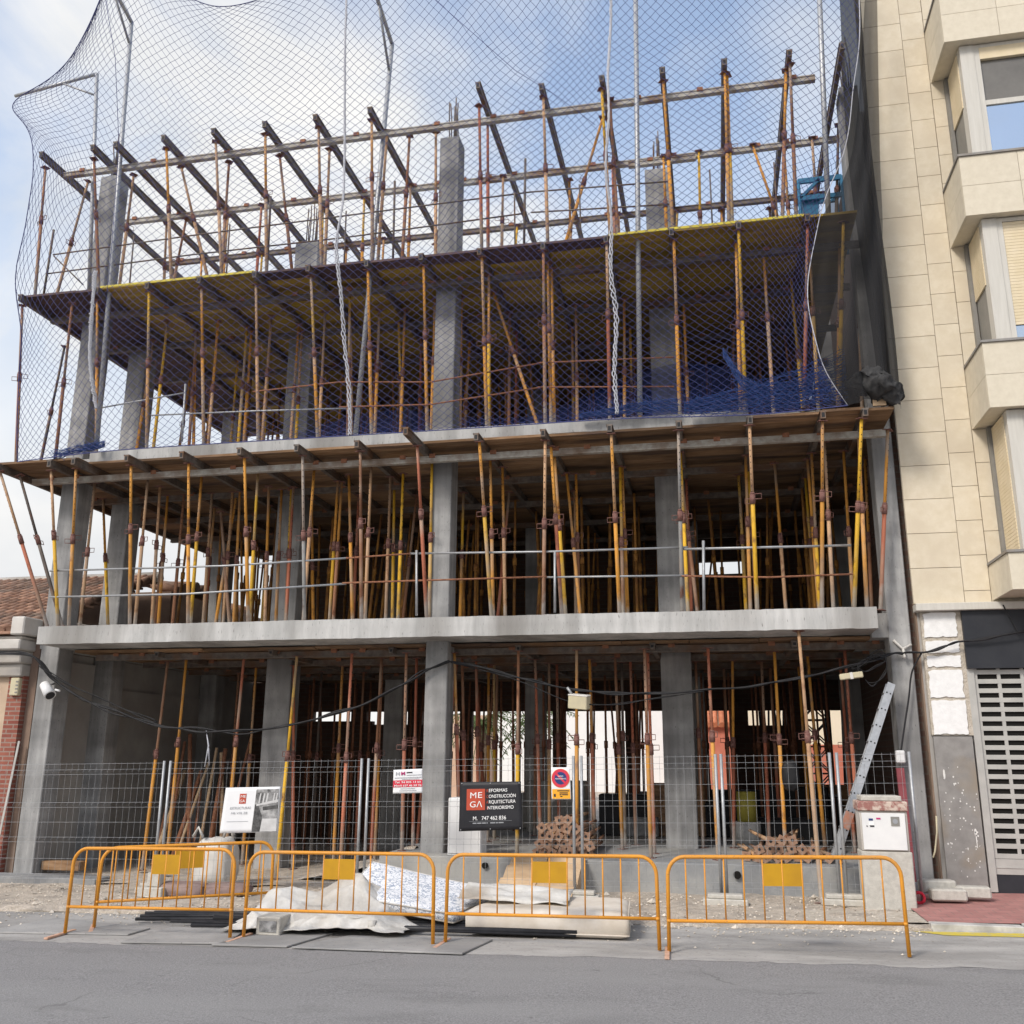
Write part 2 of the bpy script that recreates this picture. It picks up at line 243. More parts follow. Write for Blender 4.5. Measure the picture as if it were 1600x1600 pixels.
# ------------------------------------------------------------------ mesh helpers
class MB:
    def __init__(s): s.b = bmesh.new()
    def box(s, x0, x1, y0, y1, z0, z1, mi=0):
        v = [s.b.verts.new(p) for p in ((x0,y0,z0),(x1,y0,z0),(x1,y1,z0),(x0,y1,z0),(x0,y0,z1),(x1,y0,z1),(x1,y1,z1),(x0,y1,z1))]
        for f in ((3,2,1,0),(4,5,6,7),(0,1,5,4),(1,2,6,5),(2,3,7,6),(3,0,4,7)):
            s.b.faces.new([v[i] for i in f]).material_index = mi
        return s
    def obox(s, a, b, wx, wz, up=Vector((0,0,1))):          # a bar of rectangular section from a to b
        a, b = Vector(a), Vector(b); d = (b-a).normalized(); x = d.cross(up).normalized(); z = x.cross(d)
        v = []
        for p in (a, b):
            for i, j in ((-1,-1),(1,-1),(1,1),(-1,1)): v.append(s.b.verts.new(p+x*(i*wx/2)+z*(j*wz/2)))
        for f in ((3,2,1,0),(4,5,6,7),(0,1,5,4),(1,2,6,5),(2,3,7,6),(3,0,4,7)): s.b.faces.new([v[i] for i in f])
        return s
    def tube(s, pts, r, n=8, cap=True, smooth=True):
        pts = [Vector(p) for p in pts]; rings = []; ref = None
        for i, p in enumerate(pts):
            d = (pts[min(i+1, len(pts)-1)]-pts[max(i-1, 0)])
            d = d.normalized() if d.length > 1e-9 else Vector((0,0,1))
            if ref is None:
                ref = d.cross(Vector((0,0,1)) if abs(d.z) < .9 else Vector((1,0,0))).normalized()
            ref = (ref-d*ref.dot(d)); ref = ref.normalized() if ref.length > 1e-6 else d.orthogonal().normalized()
            o = d.cross(ref); rr = r[i] if isinstance(r, (list, tuple)) else r
            rings.append([s.b.verts.new(p+ref*(rr*math.cos(2*math.pi*k/n))+o*(rr*math.sin(2*math.pi*k/n))) for k in range(n)])
        for a, b in zip(rings, rings[1:]):
            for k in range(n):
                f = s.b.faces.new((a[k], a[(k+1)%n], b[(k+1)%n], b[k])); f.smooth = smooth
        if cap and n > 2:
            s.b.faces.new(rings[0][::-1]); s.b.faces.new(rings[-1])
        return s
    def quad(s, *p, mi=0):
        f = s.b.faces.new([s.b.verts.new(q) for q in p]); f.material_index = mi; return s
    def prism(s, poly, d):                                   # extrude a planar polygon along d
        d = Vector(d); a = [s.b.verts.new(p) for p in poly]; b = [s.b.verts.new(Vector(p)+d) for p in poly]; n = len(a)
        s.b.faces.new(a); s.b.faces.new(b[::-1])
        for i in range(n): s.b.faces.new((a[i], b[i], b[(i+1)%n], a[(i+1)%n]))
        return s
    def grid(s, fn, nu, nv, smooth=True):
        g = [[s.b.verts.new(fn(i/nu, j/nv)) for j in range(nv+1)] for i in range(nu+1)]
        for i in range(nu):
            for j in range(nv):
                f = s.b.faces.new((g[i][j], g[i+1][j], g[i+1][j+1], g[i][j+1])); f.smooth = smooth
        return s
    def build(s, name, m, parent=None, bevel=0, solid=0, norm=True):
        if norm: bmesh.ops.recalc_face_normals(s.b, faces=s.b.faces)
        if bevel: bmesh.ops.bevel(s.b, geom=list(s.b.edges), offset=bevel, segments=1, affect='EDGES', profile=.5)
        me = bpy.data.meshes.new(name); s.b.to_mesh(me); s.b.free()
        for k in (m if isinstance(m, (list, tuple)) else [m]): me.materials.append(MT[k] if isinstance(k, str) else k)
        o = bpy.data.objects.new(name, me); COL.objects.link(o)
        if parent: o.parent = parent; o.matrix_parent_inverse = parent.matrix_basis.inverted()
        if solid:
            md = o.modifiers.new('solid', 'SOLIDIFY'); md.thickness = solid; md.offset = 0
        return o
def tag(o, label, cat, group=None, kind=None):
    o['label'] = label; o['category'] = cat
    if group: o['group'] = group
    if kind: o['kind'] = kind
    return o
def thing(name, label, cat, loc=(0,0,0), group=None):
    o = bpy.data.objects.new(name, None); COL.objects.link(o); o.location = loc; o.empty_display_size = .2
    return tag(o, label, cat, group)
def struct(o, kind='structure'): o['kind'] = kind; return o
ONES = ['', 'first','second','third','fourth','fifth','sixth','seventh','eighth','ninth','tenth','eleventh','twelfth','thirteenth','fourteenth','fifteenth','sixteenth','seventeenth','eighteenth','nineteenth']
TENS = {20:'twentieth', 30:'thirtieth', 40:'fortieth', 50:'fiftieth'}
def ordw(n):
    if n < 20: return ONES[n]
    if n % 10 == 0: return TENS[n]
    return {2:'twenty',3:'thirty',4:'forty',5:'fifty'}[n//10]+'-'+ONES[n%10]
def text(s, size, o, ex, ez, m, parent, name='lettering', bold=0, spacing=1, lift=.004, align='LEFT', width=None):
    """flat lettering: o = baseline start, ex = reading direction, ez = up; lies on its board"""
    c = bpy.data.curves.new('t', 'FONT'); c.body = s; c.size = size; c.offset = bold; c.space_character = spacing; c.align_x = align; c.extrude = .0006
    t = bpy.data.objects.new('t', c); COL.objects.link(t)
    dg = bpy.context.evaluated_depsgraph_get(); me = bpy.data.meshes.new_from_object(t.evaluated_get(dg)); bpy.data.objects.remove(t)
    ex = Vector(ex).normalized(); ez = Vector(ez).normalized(); n = ex.cross(ez).normalized()
    if width and len(me.vertices):
        xs = [v.co.x for v in me.vertices]; k = width/(max(xs)-min(xs))
    else: k = 1
    for v in me.vertices: v.co = Vector(o)+ex*v.co.x*k+ez*v.co.y+n*(lift+v.co.z)
    me.materials.append(MT[m]); ob = bpy.data.objects.new(name, me); COL.objects.link(ob)
    if parent: ob.parent = parent; ob.matrix_parent_inverse = parent.matrix_basis.inverted()
    return ob
# ------------------------------------------------------------------ ground
def sheet(x0, x1, y0, y1, zf, nx, ny, amp=0, seed=0, ragged=0):
    m = MB()
    def f(u, v):
        x, y = x0+(x1-x0)*u, y0+(y1-y0)*v
        z = zf(x)
        if ragged and v == 0: y += ragged*(noise.noise(Vector((x*.5, 1, 5)))+.6*noise.noise(Vector((x*2.1, 2, 5)))+.4*noise.noise(Vector((x*7, 2, 5)))); z -= .004
        if amp: z += amp*noise.noise(Vector((x*1.3+seed, y*1.7, 0)))+amp*.5*noise.noise(Vector((x*5+seed, y*5, 3)))
        return Vector((x, y, z))
    m.grid(f, nx, ny); return m
g = MB(); g.grid(lambda u, v: Vector((-500+1000*u, -300+900*v, -.62+.0*u)), 4, 4); struct(g.build('ground', 'rubble'))
struct(sheet(-40, 40, -40, -3.95, road_z, 4, 4).build('road', 'road'))
struct(sheet(-14, 14, -4.0, -2.0, lambda x: road_z(x)+.006, 420, 6, ragged=.14).build('gutter', 'gutter'))
struct(sheet(-40, 40, -4.0, 0, lambda x: road_z(x)-.004, 4, 4).build('road_edge', 'road'))
# broken pavement: loose rubble over the stripped walkway, its edge a ragged lip above the gutter
def rub(u, v):
    x = -13+15.2*u; y = -2.12+9*v**1.6
    if v == 0: y += .10*noise.noise(Vector((x*1.1, 3, 0)))+.05*noise.noise(Vector((x*5, 7, 0))); z = road_z(x)-.02
    else:
        z = walk_z(x)+.03*noise.noise(Vector((x*1.3, y*1.7, 0)))+.02*noise.noise(Vector((x*6, y*6, 3)))
        if v < .05: z -= .03; y -= .03
    return Vector((x, y, z))
struct(MB().grid(rub, 150, 48).build('rubble_walkway', 'rubble'))
pb = MB()
for i in range(2600):
    x = random.uniform(-12.5, 2.1); y = random.choice((random.uniform(-2.3, -1.6), random.uniform(-2, 0), random.uniform(-1.2, 0), -2.1-abs(random.gauss(0, .5))))
    z = walk_z(x)+.012 if y > -2.0 else road_z(x)+.012
    s = random.uniform(.006, .022)*(random.choice((1.6, 2.2, 3.2)) if random.random() < .06 and y > -2.2 else 1); q = [Vector((x, y, z))+Vector((random.uniform(.6, 1.2)*a*s, random.uniform(.6, 1.2)*b*s, c*s*.7)) for a, b, c in ((1,0,0),(-1,0,0),(0,1,0),(0,-1,0),(0,0,1),(0,0,-1))]
    v = [pb.b.verts.new(p) for p in q]
    for a, b, c in ((0,2,4),(2,1,4),(1,3,4),(3,0,4),(2,0,5),(1,2,5),(3,1,5),(0,3,5)): pb.b.faces.new((v[a], v[b], v[c]))
struct(pb.build('loose_stones', 'pebble'), 'stuff')
struct(sheet(2.2, 30, -1.95, .55, lambda x: walk_z(x)+.02, 20, 4).build('red_pavement', 'red_paving'))
# pale kerb sweeping out on the right with a strip of worn yellow paint on the road edge
kb = MB()
for i in range(18):
    a, b = 2.2+i*.95, 2.2+(i+1)*.95-.012
    kb.box(a, b, -2.12, -1.955, walk_z(a)-.2, walk_z(a)+.028)
struct(kb.build('kerb', 'kerb', bevel=.008))
struct(MB().quad((2.3,-2.36,road_z(2.3)+.011),(20,-2.36,road_z(20)+.011),(20,-2.14,road_z(20)+.011),(2.0,-2.14,road_z(2)+.011)).build('kerb_paint', 'kerb_yellow'))
struct(sheet(.9, 2.2, -2.0, -1.2, lambda x: walk_z(x)+.012, 12, 8, .01, 3).build('mortar_spill', 'mortar'))
# courtyard behind the building
struct(sheet(-40, 40, 8.9, 60, lambda x: .12, 3, 3).build('courtyard', 'rubble'))

# ------------------------------------------------------------------ the unfinished concrete building
B = thing('unfinished_building', 'unfinished grey concrete building frame with three open storeys full of props', 'building', (0, 0, 0))
COLX = [(-11.40, .36), (-7.16, .45), (-4.45, .36), (-.80, .52), (2.50, .30)]
TOPZ = [12.74, 11.46, 12.64, 11.61, 12.64]
def column(x, wd, y, dp, z0, z1):
    m = MB(); m.box(x, x+wd, y, y+dp, z0, z1)
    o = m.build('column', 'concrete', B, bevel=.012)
    rb = MB()
    for k in range(7):
        px = x+wd*.28+wd*.44*random.random(); py = y+.08+(dp-.16)*random.random(); h = random.uniform(.65, 1.05)
        rb.tube([(px, py, z1-.05), (px+random.uniform(-.02,.02), py, z1+h*.6), (px+random.uniform(-.03,.03), py+random.uniform(-.03,.03), z1+h)], .012, 6)
    if z1 > 10: rb.build('rebar', 'beam_steel', o)
    else: rb.b.free()
    return o
for (x, wd), tz in zip(COLX, TOPZ):
    z0 = -.32 if x < -6 else (.24 if x < 2 else -.08)
    y = 2.4 if x in (-7.16, -.80) else .6
    if y > 1: x, wd, tz = (-8.04, .50, 11.95) if x < -5 else (-.87, .51, 12.7)
    column(x, wd, y, .40, z0, tz)
for y, xs in ((2.1, (-11.4,)), (6.0, (-11.4, -7.0, -3.9, -.6, 2.45))):
    for x in xs: column(x, .40, y, .40, -.3, {-11.4: 11.9, -7.0: 11.3}.get(x, 11.4) if y > 3 else 9.9)
m = MB()     # first-floor slab: cantilever lip, and the return set back beside the right neighbour
m.box(-11.03, 2.27, 0, 8.6, 3.46, 3.758); m.box(-11.45, -11.032, .63, 8.6, 3.462, 3.75); m.box(2.272, 2.80, .62, 8.6, 3.40, 3.752)
def rough(m, y0):
    es = [e for e in m.b.edges if abs(e.verts[0].co.y-y0) < .001 and abs(e.verts[1].co.y-y0) < .001 and abs(e.verts[0].co.x-e.verts[1].co.x) > 2]
    fs = [f for f in m.b.faces if all(abs(v.co.y-y0) < .001 for v in f.verts) and f.calc_area() > .5]
    bmesh.ops.subdivide_edges(m.b, edges=es, cuts=150, use_grid_fill=False)
    for v in m.b.verts:
        if abs(v.co.y-y0) < .001: v.co.z += .007*noise.noise(v.co*3)+.006*noise.noise(v.co*14); v.co.y += -.004+.006*noise.noise(v.co*5)
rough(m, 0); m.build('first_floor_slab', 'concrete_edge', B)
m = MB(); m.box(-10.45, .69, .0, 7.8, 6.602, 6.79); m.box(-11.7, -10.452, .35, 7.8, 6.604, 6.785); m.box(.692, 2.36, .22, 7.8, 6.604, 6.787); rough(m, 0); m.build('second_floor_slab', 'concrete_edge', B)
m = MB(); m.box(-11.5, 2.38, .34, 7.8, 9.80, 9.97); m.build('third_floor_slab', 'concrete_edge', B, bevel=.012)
m = MB(); m.box(-4.95, 2.42, .18, 8.6, -.35, .285); o = m.build('plinth', 'plinth', B, bevel=.01)
p = AY(1152, 1367, .17); MB().tube([(p.x, .12, p.z), (p.x, .20, p.z)], .05, 16).build('drain_hole', 'void', o)
p = AY(758, 1352, .17); MB().tube([(p.x, .14, p.z), (p.x, .20, p.z)], .045, 16).build('drain_hole', 'void', o)
m = MB(); m.box(-12.4, -9.6, .2, .62, -.5, -.20); m.box(2.2, 2.86, .35, .9, -.2, .10); m.build('foundation_step', 'concrete_dark', B, bevel=.01)
struct(sheet(-11.4, -4.9, .2, 8.6, lambda x: walk_z(x)+.015, 20, 16, .05, 9).build('site_floor', 'rubble'))
m = MB(); m.box(-11.55, -11.42, .9, 9.0, -.4, 3.45); m.box(-11.42, -11.36, 1.0, 2.1, -.3, 3.30); m.box(-11.42, -11.37, 2.5, 6.0, -.3, 2.9)
m.build('party_wall', 'plaster', B)
# rear wall: open bays towards the courtyard on the ground floor, nearly closed above
m = MB()
m.box(-11.5, 2.85, 8.62, 8.8, 2.73, 3.45)                            # lintel
m.box(-11.4, -9.75, 8.62, 8.8, -.3, 2.729); m.box(-9.74, -8.2, 8.62, 8.8, -.3, 2.50); m.box(-8.75, -8.35, 8.60, 8.82, 2.4, 2.74); m.box(-8.19, -6.9, 8.62, 8.8, -.3, 2.42); m.box(-7.3, -6.95, 8.60, 8.82, 2.3, 2.74)
m.box(-6.0, -5.7, 8.62, 8.8, -.3, 2.729); m.box(-3.75, -3.45, 8.62, 8.8, .2, 2.729); m.box(-2.05, -1.75, 8.62, 8.8, .2, 2.729)
m.box(.32, .72, 8.62, 8.8, .28, 2.729); m.box(.721, 1.55, 8.62, 8.8, .28, 2.40); m.box(1.551, 1.95, 8.62, 8.8, .28, 2.729)
m.box(-10.6, -.45, 7.79, 7.95, 3.7, 6.61); m.box(-.449, .75, 7.79, 7.95, 3.7, 5.72); m.box(-.449, .75, 7.792, 7.948, 6.02, 6.612); m.box(.751, 2.8, 7.79, 7.95, 3.7, 6.61)
m.box(-10.2, 2.8, 7.79, 7.95, 6.612, 9.76)
m.build('rear_wall', 'dark_brick', B)
m = MB(); m.box(2.815, 2.895, .72, 8.6, -.2, 12.2); m.build('side_wall', 'dark_brick', B)

# ------------------------------------------------------------------ formwork decks (boards on beams under each pour)
BX = [-11.98, -10.94, -10.45, -9.46, -8.45, -7.41, -6.42, -5.39, -4.43, -3.44, -2.39, -1.37, -.34, .69, 1.71, 2.29]
def deck(name, label, z, y0, y1, x0, x1, mats, pick, th=.04):
    m = MB(); xs = [x0]+[b for b in BX if x0+.2 < b < x1-.2]+[x1]
    for a, b in zip(xs, xs[1:]):
        y = (-.012 if (z < 7 and z > 6 and -10.5 < a < .6) else y0+random.uniform(0, .05)); k = 0
        while y < y1:
            l = random.choice((.5, .5, .98)) if k else random.choice((.28, .5))
            dz = random.uniform(-.004, .004)-(.012 if k == 0 and random.random() < .4 else 0)
            m.box(a+.004, b-.004, y, min(y+l, y1)-.006, z+dz, z+th+dz, pick(a, k)); y += l; k += 1
    return tag(m.build(name, mats), label, 'formwork', 'timber formwork decks')
deck('formwork_deck', 'brown timber formwork deck still propped under the second floor slab', 6.562, -.33, 7.8, -12.02, 2.70, ['brown_board'], lambda a, k: 0)
deck('formwork_deck', 'yellow and dark formwork deck under the third floor, behind the netting', 9.755, -.30, 7.8, -12.05, 2.46, ['yellow_board', 'purple_board'], lambda a, k: 1 if (a < -10.6 or a in (-7.41, -3.44, -2.39) and k < 1 or a in (-6.42, -5.39, -4.43) and k < 1 or random.random() < .03) else 0)
deck('formwork_deck', 'stained timber formwork deck under the first floor slab, set back from its edge', 3.41, .78, 8.5, -10.9, 2.6, ['brown_board'], lambda a, k: 0)
for a, b, l in ((-10.42,-7.45,'left'),(-1.33,1.68,'right')):     # yellow painted panel edges along the lip of the third-floor deck
    tag(MB().box(a, b, -.318, -.302, 9.757, 9.797).build('edge_strip', 'yellow_edge'), 'bright yellow panel edging on the %s part of the third-floor formwork lip' % l, 'edging')
# beams of the formwork: lengthwise ones with open ends at the front, and cross beams under them
def sopanda(x, y0, y1, z, matn, label, group, w_=.07, h_=.12):
    m = MB()
    m.box(x-w_/2, x+w_/2, y0, y1, z-h_/2, z+h_/2)
    for s in (-1, 1): m.box(x+s*(w_/2+.006)-.006, x+s*(w_/2+.006)+.006, y0-.004, y1, z+h_/2-.024, z+h_/2+.002)
    o = tag(m.build('formwork_beam', matn), label, 'beam', group)
    e = MB(); e.box(x-w_/2+.014, x+w_/2-.014, y0-.003, y0+.05, z-h_/2+.02, z+h_/2-.03); e.build('open_end', 'black', o)
    return o
BXM = [b for b in BX if b not in (-10.94, 2.29)]
lv = ((6.497, -.40, 7.7, 'beam_steel', 'second floor formwork', 'beams under the second floor formwork', BX), (9.69, -.38, 7.7, 'beam_steel', 'third floor formwork', 'beams under the third floor formwork', BXM))
for z, y0, y1, mt_, nm, gr, xs in lv:
    for i, x in enumerate(xs): sopanda(x, y0+(-.45 if x == -4.43 and z < 7 else random.uniform(-.02,.03)), y1, z, mt_, '%s beam from the left, end-on under the %s' % (ordw(i+1), nm), gr)
L4X = [AZ(70,246,12.55).x, -10.79, -10.32, -9.35, -8.36, -7.37, -6.41, -5.40, -3.47, -2.38, -1.37, -.38, .61, 1.62, 2.42]
for i, x in enumerate(L4X):
    z = 12.545+(.2 if x == -3.47 else 0)
    y0 = -.52
    sopanda(x, y0, 5.2, z, 'beam_steel', '%s of the bare beams from the left, jutting out over the open top storey' % ordw(i+1), 'bare beams over the top storey')
    b = bpy.data.objects['formwork_beam']
def crossbeam(x0, x1, y, z, mt_, label, gr, w_=.08, h_=.10):
    m = MB(); m.box(x0, x1, y-w_/2, y+w_/2, z-h_/2, z+h_/2); m.box(x0, x1, y-w_/2-.012, y-w_/2, z-h_/2, z-h_/2+.02); m.box(x0, x1, y-w_/2-.012, y-w_/2, z+h_/2-.02, z+h_/2)
    o = tag(m.build('cross_beam', mt_), label, 'beam', gr)
    c = MB(); x = x0+.4
    while x < x1: c.box(x-.05, x+.05, y-w_/2-.02, y+w_/2+.01, z+h_/2-.03, z+h_/2+.035); x += random.choice((.5, 1.02, 1.5))
    c.build('clamp', 'rust', o); return o
for i, y in enumerate((.30, 1.75, 3.4, 5.1, 6.8)):
    crossbeam(-11.9 if i else -11.75, 2.66, y, 6.385, 'beam_pale' if i == 0 else 'beam_steel', '%s cross beam from the front below the second floor formwork' % ordw(i+1), 'cross beams under the formwork')
    crossbeam(-11.9, 2.6, y+.1, 9.58, 'beam_steel', '%s cross beam from the front below the third floor formwork' % ordw(i+1), 'cross beams under the formwork')
    if i < 4: crossbeam(-10.6, 2.5, y+.75, 3.33, 'beam_steel', '%s cross beam from the front below the first floor slab' % ordw(i+1), 'cross beams under the formwork')
crossbeam(-11.75, 2.05, .03, 12.425, 'beam_pale', 'long pale cross beam nearest the street under the bare top beams', 'cross beams of the top storey')
crossbeam(-11.75, 2.62, 1.75, 12.425, 'beam_pale', 'long pale cross beam second from the street under the bare top beams', 'cross beams of the top storey')
crossbeam(-1.12, .10, 1.62, 12.30, 'beam_pale', 'short pale cross beam hung just below the long one, right of centre', 'cross beams of the top storey')
crossbeam(-11.7, 2.6, 3.5, 12.425, 'beam_steel', 'rearmost long cross beam under the bare top beams', 'cross beams of the top storey')
for i, x in enumerate((-9.3, -7.2, -5.1, -3.0, -.9, 1.2)): sopanda(x, .8, 8.3, 3.355, 'beam_steel', '%s beam from the left under the first floor slab, above the ground-floor props' % ordw(i+1), 'beams under the first floor slab', .07, .09)

# ------------------------------------------------------------------ steel shoring props
def unit(name, r, m, n=9):
    b = MB(); b.tube([(0,0,0),(0,0,1)], r, n); o = b.build(name, m); me = o.data; bpy.data.objects.remove(o); return me
ME_OUT = unit('lower_tube', .030, 'prop_lower')
b = MB(); b.tube([(0,0,-.07),(0,0,.07)], .041, 9); b.tube([(0,0,.07),(0,0,.10)], .034, 9)
b.tube([(.035,0,0),(.13,.01,0),(.13,.01,.075),(.03,0,.075)], .0065, 5, smooth=False); b.tube([(-.035,0,.01),(-.12,.02,.01),(-.12,.02,-.06),(-.03,0,-.06)], .0065, 5, smooth=False)
o = b.build('collar', 'prop_collar'); ME_COL = o.data; bpy.data.objects.remove(o)
b = MB(); b.box(-.065,.065,-.065,.065,0,.008); o = b.build('end_plate', 'prop_collar'); ME_PL = o.data; bpy.data.objects.remove(o)
b = MB(); b.tube([(0,0,0),(0,0,1)], .0235, 9)
for k in range(11): b.box(-.006, .006, -.0255, -.015, .09+k*.08, .102+k*.08, 1)
o = b.build('upper_tube', ['prop', 'black']); ME_IN = o.data; bpy.data.objects.remove(o)
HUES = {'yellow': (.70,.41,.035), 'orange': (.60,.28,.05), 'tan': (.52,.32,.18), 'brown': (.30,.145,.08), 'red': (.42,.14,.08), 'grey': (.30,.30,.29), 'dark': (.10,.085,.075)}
PROPS = []; FAR = MB(); 
def prop(a, b, hue, floor, row, full=True):
    PROPS.append((Vector(a), Vector(b), hue, floor, row, full))
def make_prop(a, b, hue, label, group, full=True, name='shoring_prop'):
    d = b-a; Ln = d.length
    e = bpy.data.objects.new(name, None); COL.objects.link(e); tag(e, label, 'prop', group)
    q = d.to_track_quat('Z', 'Y'); e.rotation_mode = 'QUATERNION'
    e.rotation_quaternion = q @ Matrix.Rotation(random.uniform(-.9, .9), 3, 'Z').to_quaternion(); e.location = a
    kk = random.uniform(.72, 1.15); c = [v*kk for v in HUES[hue]]; zc = Ln*random.uniform(.50, .60)
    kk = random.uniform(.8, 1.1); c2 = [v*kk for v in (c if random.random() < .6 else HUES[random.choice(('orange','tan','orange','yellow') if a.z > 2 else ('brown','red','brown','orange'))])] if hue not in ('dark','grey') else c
    def part(me, nm, z, s=1, cc=None):
        o = bpy.data.objects.new(nm, me); COL.objects.link(o); o.parent = e; o.location = (0, 0, z)
        if s != 1: o.scale = (1, 1, s)
        o.color = (*(cc or c), 1)
    part(ME_OUT, 'lower_tube', 0, zc, c); part(ME_IN, 'upper_tube', zc, Ln-zc, c2); part(ME_COL, 'collar', zc)
    part(ME_PL, 'base_plate', 0); part(ME_PL, 'head_plate', Ln-.008)
    return e
Z1, Z2, Z3 = 3.758, 6.788, 9.97
H = {'y':'yellow','o':'orange','t':'tan','b':'brown','r':'red','g':'grey','d':'dark'}
# measured along the front of each storey: (top x, top y, foot x, foot y, hue)
F1 = [(0,737,75,978,'r'),(31,743,98,978,'d'),(80,735,91,977,'y'),(119,732,108,975,'o'),(148,754,125,977,'t'),(205,727,203,975,'o'),(231,747,211,975,'t'),(295,724,294,973,'o'),(315,744,300,950,'y'),(363,774,349,972,'t'),(382,715,388,972,'o'),(403,737,392,946,'y'),(473,712,476,966,'g'),(491,732,474,966,'t'),(528,752,515,965,'y'),(563,705,565,963,'b'),(580,727,571,950,'t'),(652,695,667,960,'r'),(675,722,671,960,'y'),(749,687,768,958,'y'),(766,719,771,958,'o'),(852,688,849,958,'b'),(861,698,878,956,'r'),(866,706,884,956,'y'),(955,675,968,955,'o'),(972,730,981,955,'o'),(1060,672,1066,955,'g'),(1063,707,1075,953,'y'),(1171,662,1183,951,'y'),(1165,712,1172,951,'o'),(1285,656,1284,949,'o'),(1288,690,1302,949,'t'),(1268,708,1280,949,'y'),(1346,652,1334,946,'y'),(1341,676,1354,946,'o'),(1387,672,1376,956,'r'),(1318,705,1333,948,'o'),(1352,720,1361,948,'b'),(250,760,238,970,'t'),(440,765,432,965,'o'),(610,745,603,960,'t'),(1211,735,1228,950,'t'),(785,730,790,955,'t'),(160,790,172,975,'y'),(262,775,248,972,'o'),(285,800,270,970,'b'),(330,785,318,970,'t'),(345,800,362,968,'b'),(375,770,366,970,'o'),(420,760,415,965,'t'),(455,765,447,966,'b'),(545,742,552,962,'o'),(630,740,622,960,'y'),(900,745,905,955,'b')]
F2 = [(35,477,26,724,'b'),(101,541,61,722,'d'),(113,474,86,722,'b'),(152,470,152,700,'o'),(233,455,230,698,'o'),(262,501,240,696,'y'),(315,450,319,693,'o'),(307,518,297,693,'b'),(341,501,326,691,'t'),(400,445,404,688,'t'),(386,511,373,690,'y'),(424,494,410,686,'t'),(486,432,497,683,'o'),(508,487,499,681,'t'),(467,507,454,683,'t'),(547,460,544,680,'b'),(575,422,581,676,'o'),(593,484,586,676,'o'),(633,484,626,673,'o'),(662,415,668,669,'o'),(680,467,674,669,'o'),(721,464,719,668,'o'),(753,402,761,663,'o'),(764,430,764,663,'y'),(771,457,849,653,'o'),(849,392,852,659,'b'),(856,410,861,659,'o'),(862,420,866,657,'o'),(900,484,902,658,'t'),(948,377,953,656,'r'),(996,467,1000,649,'o'),(1053,375,1062,646,'o'),(1154,357,1165,640,'y'),(1150,380,1157,640,'o'),(1193,395,1208,634,'t'),(1262,352,1256,632,'r'),(1265,385,1278,632,'y'),(1318,347,1310,628,'y'),(1312,380,1308,628,'o'),(1340,400,1345,628,'t'),(1367,420,1372,625,'r')]
F3 = [(71,262,54,469,'b'),(138,283,84,470,'t'),(147,248,157,440,'b'),(260,232,268,446,'t'),(337,221,347,436,'t'),(415,204,417,426,'t'),(498,198,503,414,'t'),(209,273,186,449,'t'),(283,260,332,437,'t'),(358,253,346,432,'b'),(437,243,462,400,'b'),(515,233,508,414,'t'),(581,184,582,412,'b'),(681,206,681,400,'t'),(749,146,753,381,'r'),(762,188,763,381,'r'),(849,147,856,377,'t'),(942,184,874,373,'o'),(940,130,954,371,'o'),(953,155,966,371,'b'),(1036,117,1052,366,'o'),(1132,103,1139,353,'o'),(1136,118,1144,353,'y'),(1233,84,1244,341,'b'),(1228,110,1222,343,'b'),(1176,233,1240,330,'o'),(1092,240,1092,356,'t'),(1269,219,1276,339,'t'),(1310,195,1298,335,'d'),(605,205,590,410,'t'),(640,212,628,405,'b')]
F0 = [(262,1035,225,1328,'o'),(291,1032,262,1330,'o'),(381,1030,352,1335,'o'),(464,1027,433,1340,'y'),(550,1022,533,1330,'r'),(596,1030,580,1325,'r'),(635,1020,628,1330,'r'),(651,1030,645,1330,'r'),(710,1022,719,1330,'r'),(722,1030,728,1330,'r'),(772,1042,772,1335,'y'),(810,1014,808,1330,'y'),(836,1032,845,1335,'r'),(901,1012,901,1335,'o'),(921,1032,930,1335,'r'),(961,1030,973,1335,'o'),(1007,1015,1017,1335,'o'),(1012,1022,1023,1335,'r'),(1106,1012,1122,1335,'o'),(1210,1020,1228,1335,'o'),(1262,1027,1290,1335,'o'),(1320,1018,1345,1340,'r'),(744,1035,748,1330,'r'),(870,1040,874,1330,'r'),(985,1035,994,1330,'r'),(1190,1035,1203,1330,'r')]
def clampy(p, lo, hi): return max(lo, min(hi, p.y))
for F, zt, zb, fl in ((F1, 6.43, Z1, 1), (F2, 9.62, Z2, 2), (F3, 12.48, Z3-.17, 3)):
    for tx, ty, bx, by, h in F:
        yt = clampy(AZ(tx, ty, zt), -.33, 1.7); yb = max(yt, .12)+random.uniform(0, .08)
        if fl == 3: yb = max(yt, -.12)+.05
        t = AY(tx, ty, yt); b_ = AY(bx, by, yb)
        t.z = zt if abs(t.z-zt) < .35 else t.z
        lo_ = zb
        if b_.x < -11.2 and fl == 1: b_.x += .1
        b_.z = 6.60 if (fl == 2 and b_.x < -10.7 and yb < .3) else lo_
        prop(b_, t, H[h], fl, 0)
for tx, ty, bx, by, h in F0:
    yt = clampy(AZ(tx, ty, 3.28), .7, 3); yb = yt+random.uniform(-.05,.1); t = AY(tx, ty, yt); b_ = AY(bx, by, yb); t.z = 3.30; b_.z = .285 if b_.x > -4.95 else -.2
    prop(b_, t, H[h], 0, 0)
t = AY(1248, 989, .12); t.z = 3.46; b_ = AY(1286, 1437, -.55); b_.z = walk_z(b_.x); prop(b_, t, 'tan', 0, 0)
hs = ['orange','yellow','orange','tan','yellow','orange','brown','red']
far = []
